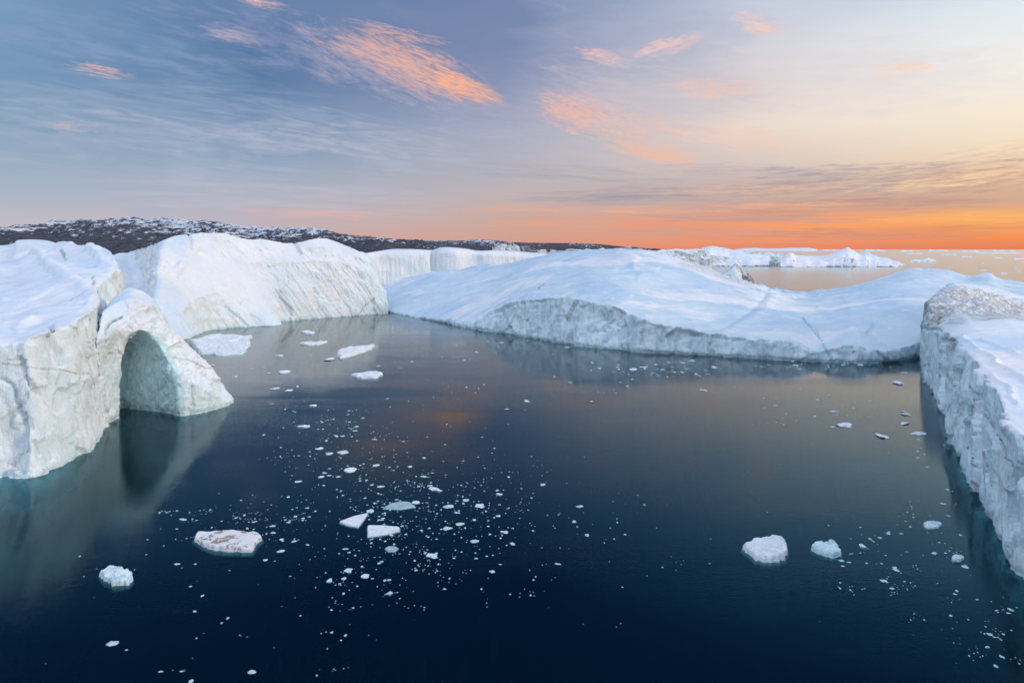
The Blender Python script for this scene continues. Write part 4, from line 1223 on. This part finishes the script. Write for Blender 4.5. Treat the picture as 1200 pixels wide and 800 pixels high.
k_ = t.ss(t.m('ADD', tn.outputs['Fac'], t.m('MULTIPLY', t.m('SUBTRACT', mask, 0.75), 0.30)), I['lo'], I['hi'], smooth=False)
tn2 = t.node('ShaderNodeTexNoise'); t.put(tn2.inputs['Vector'], t.vec(t.m('DIVIDE', u, t.m('MULTIPLY', I['fu'], 0.30)), t.m('DIVIDE', v, t.m('MULTIPLY', I['fv'], 0.45)), I['seed']))
tn2.inputs['Scale'].default_value = 1.0; tn2.inputs['Detail'].default_value = 2.0; tn2.inputs['Distortion'].default_value = 0.6
k_ = t.m('MULTIPLY', k_, t.ss(tn2.outputs['Fac'], 0.30, 0.62, 0.35, 1.0))
t.put(go.inputs['sky'], t.mix(t.m('MULTIPLY', t.m('MULTIPLY', k_, t.ss(mask, 0, 0.5)), I['strength']), gi.outputs['under'], gi.outputs['over']))
t = wt_nt


def draw_cloud(col, px, py, ang, ru, rv, color, strength, fu, fv, lo, hi, seed, detail=5, rough=0.62, distort=0.8):
    g = t.node('ShaderNodeGroup'); g.node_tree = GR
    vals = dict(a0=azof(px), e0=elof(px, py), c=math.cos(R(ang)), s=math.sin(R(ang)), ru=ru, rv=rv, fu=fu, fv=fv, seed=seed, lo=lo, hi=hi + 0.05,
                detail=detail, rough=rough, distort=distort, strength=strength)
    for n_, x_ in vals.items(): g.inputs[n_].default_value = float(x_)
    g.inputs['over'].default_value = (*lin(color), 1)
    t.put(g.inputs['az'], az); t.put(g.inputs['el'], el); t.put(g.inputs['under'], col)
    return g.outputs['sky']


# broad pale veils on the left
cloud(200, 180, -3, 30, 8, (176, 184, 206), 0.9, 9, 1.3, 0.42, 0.68, 1)
cloud(430, 170, -6, 24, 4, (180, 186, 206), 0.95, 6, 0.7, 0.42, 0.66, 2)
cloud(250, 125, -2, 24, 3, (150, 168, 196), 0.7, 8, 0.8, 0.4, 0.66, 3)
cloud(520, 60, -12, 16, 6, (128, 140, 176), 0.7, 6, 1.5, 0.4, 0.7, 4)
cloud(330, 235, -1, 24, 2.6, (198, 190, 202), 0.7, 9, 0.7, 0.4, 0.66, 5)
cloud(620, 160, -5, 12, 4, (182, 182, 200), 0.6, 5, 0.8, 0.4, 0.66, 15)
# dusky horizon bars
cloud(760, 228, 1, 17, 1.5, (162, 158, 172), 0.9, 8, 0.45, 0.38, 0.62, 6)
cloud(980, 212, 2, 16, 2.4, (168, 156, 164), 0.95, 4.5, 0.36, 0.42, 0.62, 7)
cloud(1130, 205, 5, 11, 2.6, (192, 154, 138), 0.95, 3.2, 0.34, 0.43, 0.64, 8)
cloud(1000, 240, 0, 22, 1.2, (190, 150, 140), 0.8, 7, 0.35, 0.42, 0.62, 9)
cloud(660, 204, -3, 16, 1.4, (170, 168, 184), 0.7, 7, 0.5, 0.4, 0.62, 16)
# glowing streaks near the horizon
cloud(830, 264, -1, 17, 1.1, (244, 150, 116), 0.8, 7, 0.30, 0.42, 0.62, 10)
cloud(1020, 262, 1, 20, 1.3, (252, 168, 108), 0.8, 8, 0.35, 0.40, 0.62, 11)
cloud(700, 246, -1, 18, 0.8, (246, 176, 146), 0.8, 7, 0.30, 0.42, 0.62, 12)
cloud(930, 241, -1, 10, 0.5, (250, 182, 138), 0.85, 5, 0.25, 0.38, 0.6, 13)
cloud(375, 250, -1, 12, 1.0, (228, 180, 172), 0.8, 6, 0.35, 0.42, 0.62, 14)
cloud(900, 282, 0, 34, 0.9, (238, 150, 118), 0.45, 9, 0.3, 0.40, 0.6, 17)
cloud(1170, 200, 3, 8, 1.0, (252, 214, 172), 0.8, 3, 0.35, 0.44, 0.62, 18)
# grey lilac softness, top centre right
cloud(980, 90, -4, 18, 5, (222, 214, 220), 0.5, 7, 1.6, 0.4, 0.66, 19)
cloud(760, 40, -10, 14, 5, (176, 180, 204), 0.6, 6, 1.8, 0.4, 0.7, 20)
# the sunlit cirrus plumes
cloud(445, 78, -16, 13.5, 4.2, (190, 178, 196), 0.85, 3.2, 0.9, 0.40, 0.66, 21, 8, 0.68, 1.2)
cloud(490, 80, -20, 9.5, 3.0, (236, 180, 164), 0.95, 2.6, 0.40, 0.33, 0.55, 22, 6, 0.68, 1.0)
cloud(545, 103, -19, 5.2, 1.25, (252, 182, 146), 1.0, 2.4, 0.26, 0.27, 0.50, 23, 6, 0.66, 0.6)
cloud(420, 60, -14, 7, 1.9, (232, 182, 172), 0.8, 2.4, 0.40, 0.44, 0.64, 24, 6, 0.68, 1.0)
cloud(470, 40, -10, 7, 1.0, (236, 184, 172), 0.8, 2.4, 0.30, 0.42, 0.62, 25, 6, 0.68, 1.0)
cloud(725, 145, -14, 11, 3.4, (240, 194, 176), 1.0, 1.8, 0.30, 0.410, 0.610, 26, 6, 0.70, 1.2)
cloud(668, 130, -16, 4.5, 2.6, (240, 186, 170), 1.0, 1.5, 0.30, 0.350, 0.570, 27, 6, 0.68, 1.2)
cloud(770, 180, -12, 6.5, 1.3, (246, 190, 164), 1.0, 2.0, 0.24, 0.390, 0.550, 28, 6, 0.68, 1.0)
cloud(835, 104, -3, 6, 1.4, (246, 200, 184), 1.0, 3, 0.6, 0.330, 0.590, 29)
cloud(705, 66, -14, 3.5, 1.0, (236, 194, 190), 1.0, 2, 0.4, 0.350, 0.570, 30)
cloud(780, 55, 12, 4.5, 1.2, (234, 200, 198), 1.0, 2.4, 0.5, 0.350, 0.570, 31)
cloud(890, 28, -14, 4, 1.5, (242, 208, 198), 1.0, 2.4, 0.6, 0.40, 0.62, 32)
cloud(1050, 84, 2, 4, 0.9, (255, 214, 184), 1.0, 2.4, 0.4, 0.40, 0.62, 33)
cloud(118, 83, -4, 3.2, 0.8, (238, 190, 178), 0.9, 1.8, 0.18, 0.38, 0.60, 34, 8, 0.66)
cloud(82, 149, 3, 2.6, 0.9, (206, 190, 200), 0.75, 1.6, 0.35, 0.38, 0.60, 35, 8, 0.66)
cloud(275, 42, -6, 4.5, 1.2, (204, 182, 196), 0.75, 2.2, 0.35, 0.42, 0.62, 36, 8, 0.68)
cloud(305, 3, -6, 3.0, 0.7, (238, 196, 190), 0.85, 2, 0.3, 0.36, 0.58, 37, 8, 0.66)
cloud(150, 60, -4, 20, 4.5, (140, 164, 196), 0.6, 7, 1.1, 0.40, 0.66, 40)
cloud(330, 50, -8, 16, 4.0, (150, 156, 190), 0.7, 4, 0.8, 0.42, 0.66, 41)
cloud(560, 130, -8, 12, 3.5, (170, 170, 196), 0.7, 4, 0.7, 0.42, 0.66, 42)
cloud(760, 110, -8, 16, 5.5, (206, 196, 206), 0.7, 4, 0.8, 0.370, 0.630, 43)
cloud(860, 160, -10, 9, 2.0, (246, 206, 186), 0.7, 2.4, 0.3, 0.390, 0.590, 44)
cloud(1090, 216, 3, 11, 0.9, (250, 216, 178), 0.85, 3, 0.22, 0.44, 0.60, 45)
cloud(900, 222, 0, 14, 0.9, (238, 190, 160), 0.7, 4, 0.22, 0.390, 0.550, 46)
cloud(840, 200, -2, 10, 1.0, (192, 178, 182), 0.8, 4, 0.3, 0.370, 0.570, 47)
cloud(1000, 274, 0, 20, 0.9, (212, 150, 130), 1.0, 6, 0.22, 0.410, 0.550, 48)
cloud(800, 272, 0, 16, 0.8, (214, 160, 146), 1.0, 6, 0.20, 0.400, 0.550, 49)
cloud(1120, 256, 0, 10, 1.0, (255, 190, 112), 0.8, 5, 0.22, 0.44, 0.60, 50)
cloud(880, 256, -1, 18, 0.7, (196, 160, 154), 0.95, 7, 0.20, 0.40, 0.56, 52)
cloud(1120, 268, 1, 14, 0.7, (232, 150, 104), 0.9, 6, 0.16, 0.42, 0.56, 53)
cloud(960, 288, 0, 26, 0.35, (226, 140, 122), 0.8, 8, 0.12, 0.40, 0.58, 54)
cloud(640, 262, 0, 12, 0.7, (238, 166, 136), 0.7, 5, 0.2, 0.44, 0.60, 51)
cloud(1100, 190, 4, 14, 1.6, (238, 208, 178), 0.7, 4, 0.45, 0.42, 0.64, 38)

nish = t.node('ShaderNodeTexSky'); nish.sky_type = 'NISHITA'; nish.sun_disc = False
nish.sun_elevation = R(4.0); nish.sun_rotation = R(103.0); nish.altitude = 60
sky_phys = t.mix(1.0, nish.outputs[0], (0.003, 0.003, 0.003), 'MULTIPLY')
# unseen sky above, behind and far left brightened to add fill on ice
gain = t.m('ADD', t.m('ADD', 0.97, t.ss(el, 40, 60, 0, 0.60)), t.m('ADD', t.ss(t.m('ABSOLUTE', az), 95, 150, 0, 0.25), t.ss(az, -48, -80, 0, 0.45)))


def background(c):
    g = t.node('ShaderNodeVectorMath', operation='SCALE'); t.put(g.inputs[0], c); t.put(g.inputs[3], gain)
    b = t.node('ShaderNodeBackground'); t.put(b.inputs[0], t.mix(1.0, g.outputs[0], sky_phys, 'ADD'))
    return b.outputs[0]


shader = background(base_sky(-180, 180))
low = t.m('LESS_THAN', el, 27.0)
edges = [-50, -28, -16, -6, 3, 12, 22, 32, 52]
for lo, hi in zip(edges[:-1], edges[1:]):
    c = base_sky(lo, hi)
    for a, k in ALL:
        ac = azof(a[0]); ext = max(abs(a[3] * math.cos(R(a[2]))), abs(a[4] * math.sin(R(a[2])))) + 1.0
        if ac + ext < lo or ac - ext > hi: continue
        c = draw_cloud(c, *a, **k)
    ins = t.m('MULTIPLY', t.m('MULTIPLY', t.m('GREATER_THAN', az, float(lo)), t.m('LESS_THAN', az, hi + 1e-4)), low)
    mxs = t.node('ShaderNodeMixShader'); t.put(mxs.inputs[0], ins); t.l.new(shader, mxs.inputs[1]); t.l.new(background(c), mxs.inputs[2])
    shader = mxs.outputs[0]
t.l.new(shader, out.inputs[0])
world.cycles.sampling_method = 'NONE'

# ------------------------------------------------------------------ low soft sun, off to the right
sl = bpy.data.lights.new('sun', 'SUN'); sl.energy = 1.55; sl.angle = R(14); sl.color = (1.0, 0.86, 0.70)
so = bpy.data.objects.new('sun', sl); COL.objects.link(so)
saz, sel = R(103), R(14)
d = Vector((math.sin(saz) * math.cos(sel), math.cos(saz) * math.cos(sel), math.sin(sel)))
so.rotation_euler = d.to_track_quat('Z', 'Y').to_euler()
so.location = (0, 0, 500)

# ------------------------------------------------------------------ camera
cam = bpy.data.cameras.new('camera'); co_ = bpy.data.objects.new('camera', cam); COL.objects.link(co_)
co_.location = (0, 0, H); co_.rotation_euler = (R(90), 0, 0)
cam.sensor_width = 36; cam.lens = 36 * F / 1200
cam.shift_y = -(400 - HY) / 1200
cam.clip_start = 1; cam.clip_end = 300000
sc.camera = co_
vs_ = sc.view_settings
vs_.view_transform = 'Standard'; vs_.look = 'None'; vs_.exposure = 0.0; vs_.gamma = 1.0; vs_.use_curve_mapping = False
sc.cycles.max_bounces = 6; sc.cycles.diffuse_bounces = 3; sc.cycles.glossy_bounces = 3
print('fragments', count[0])
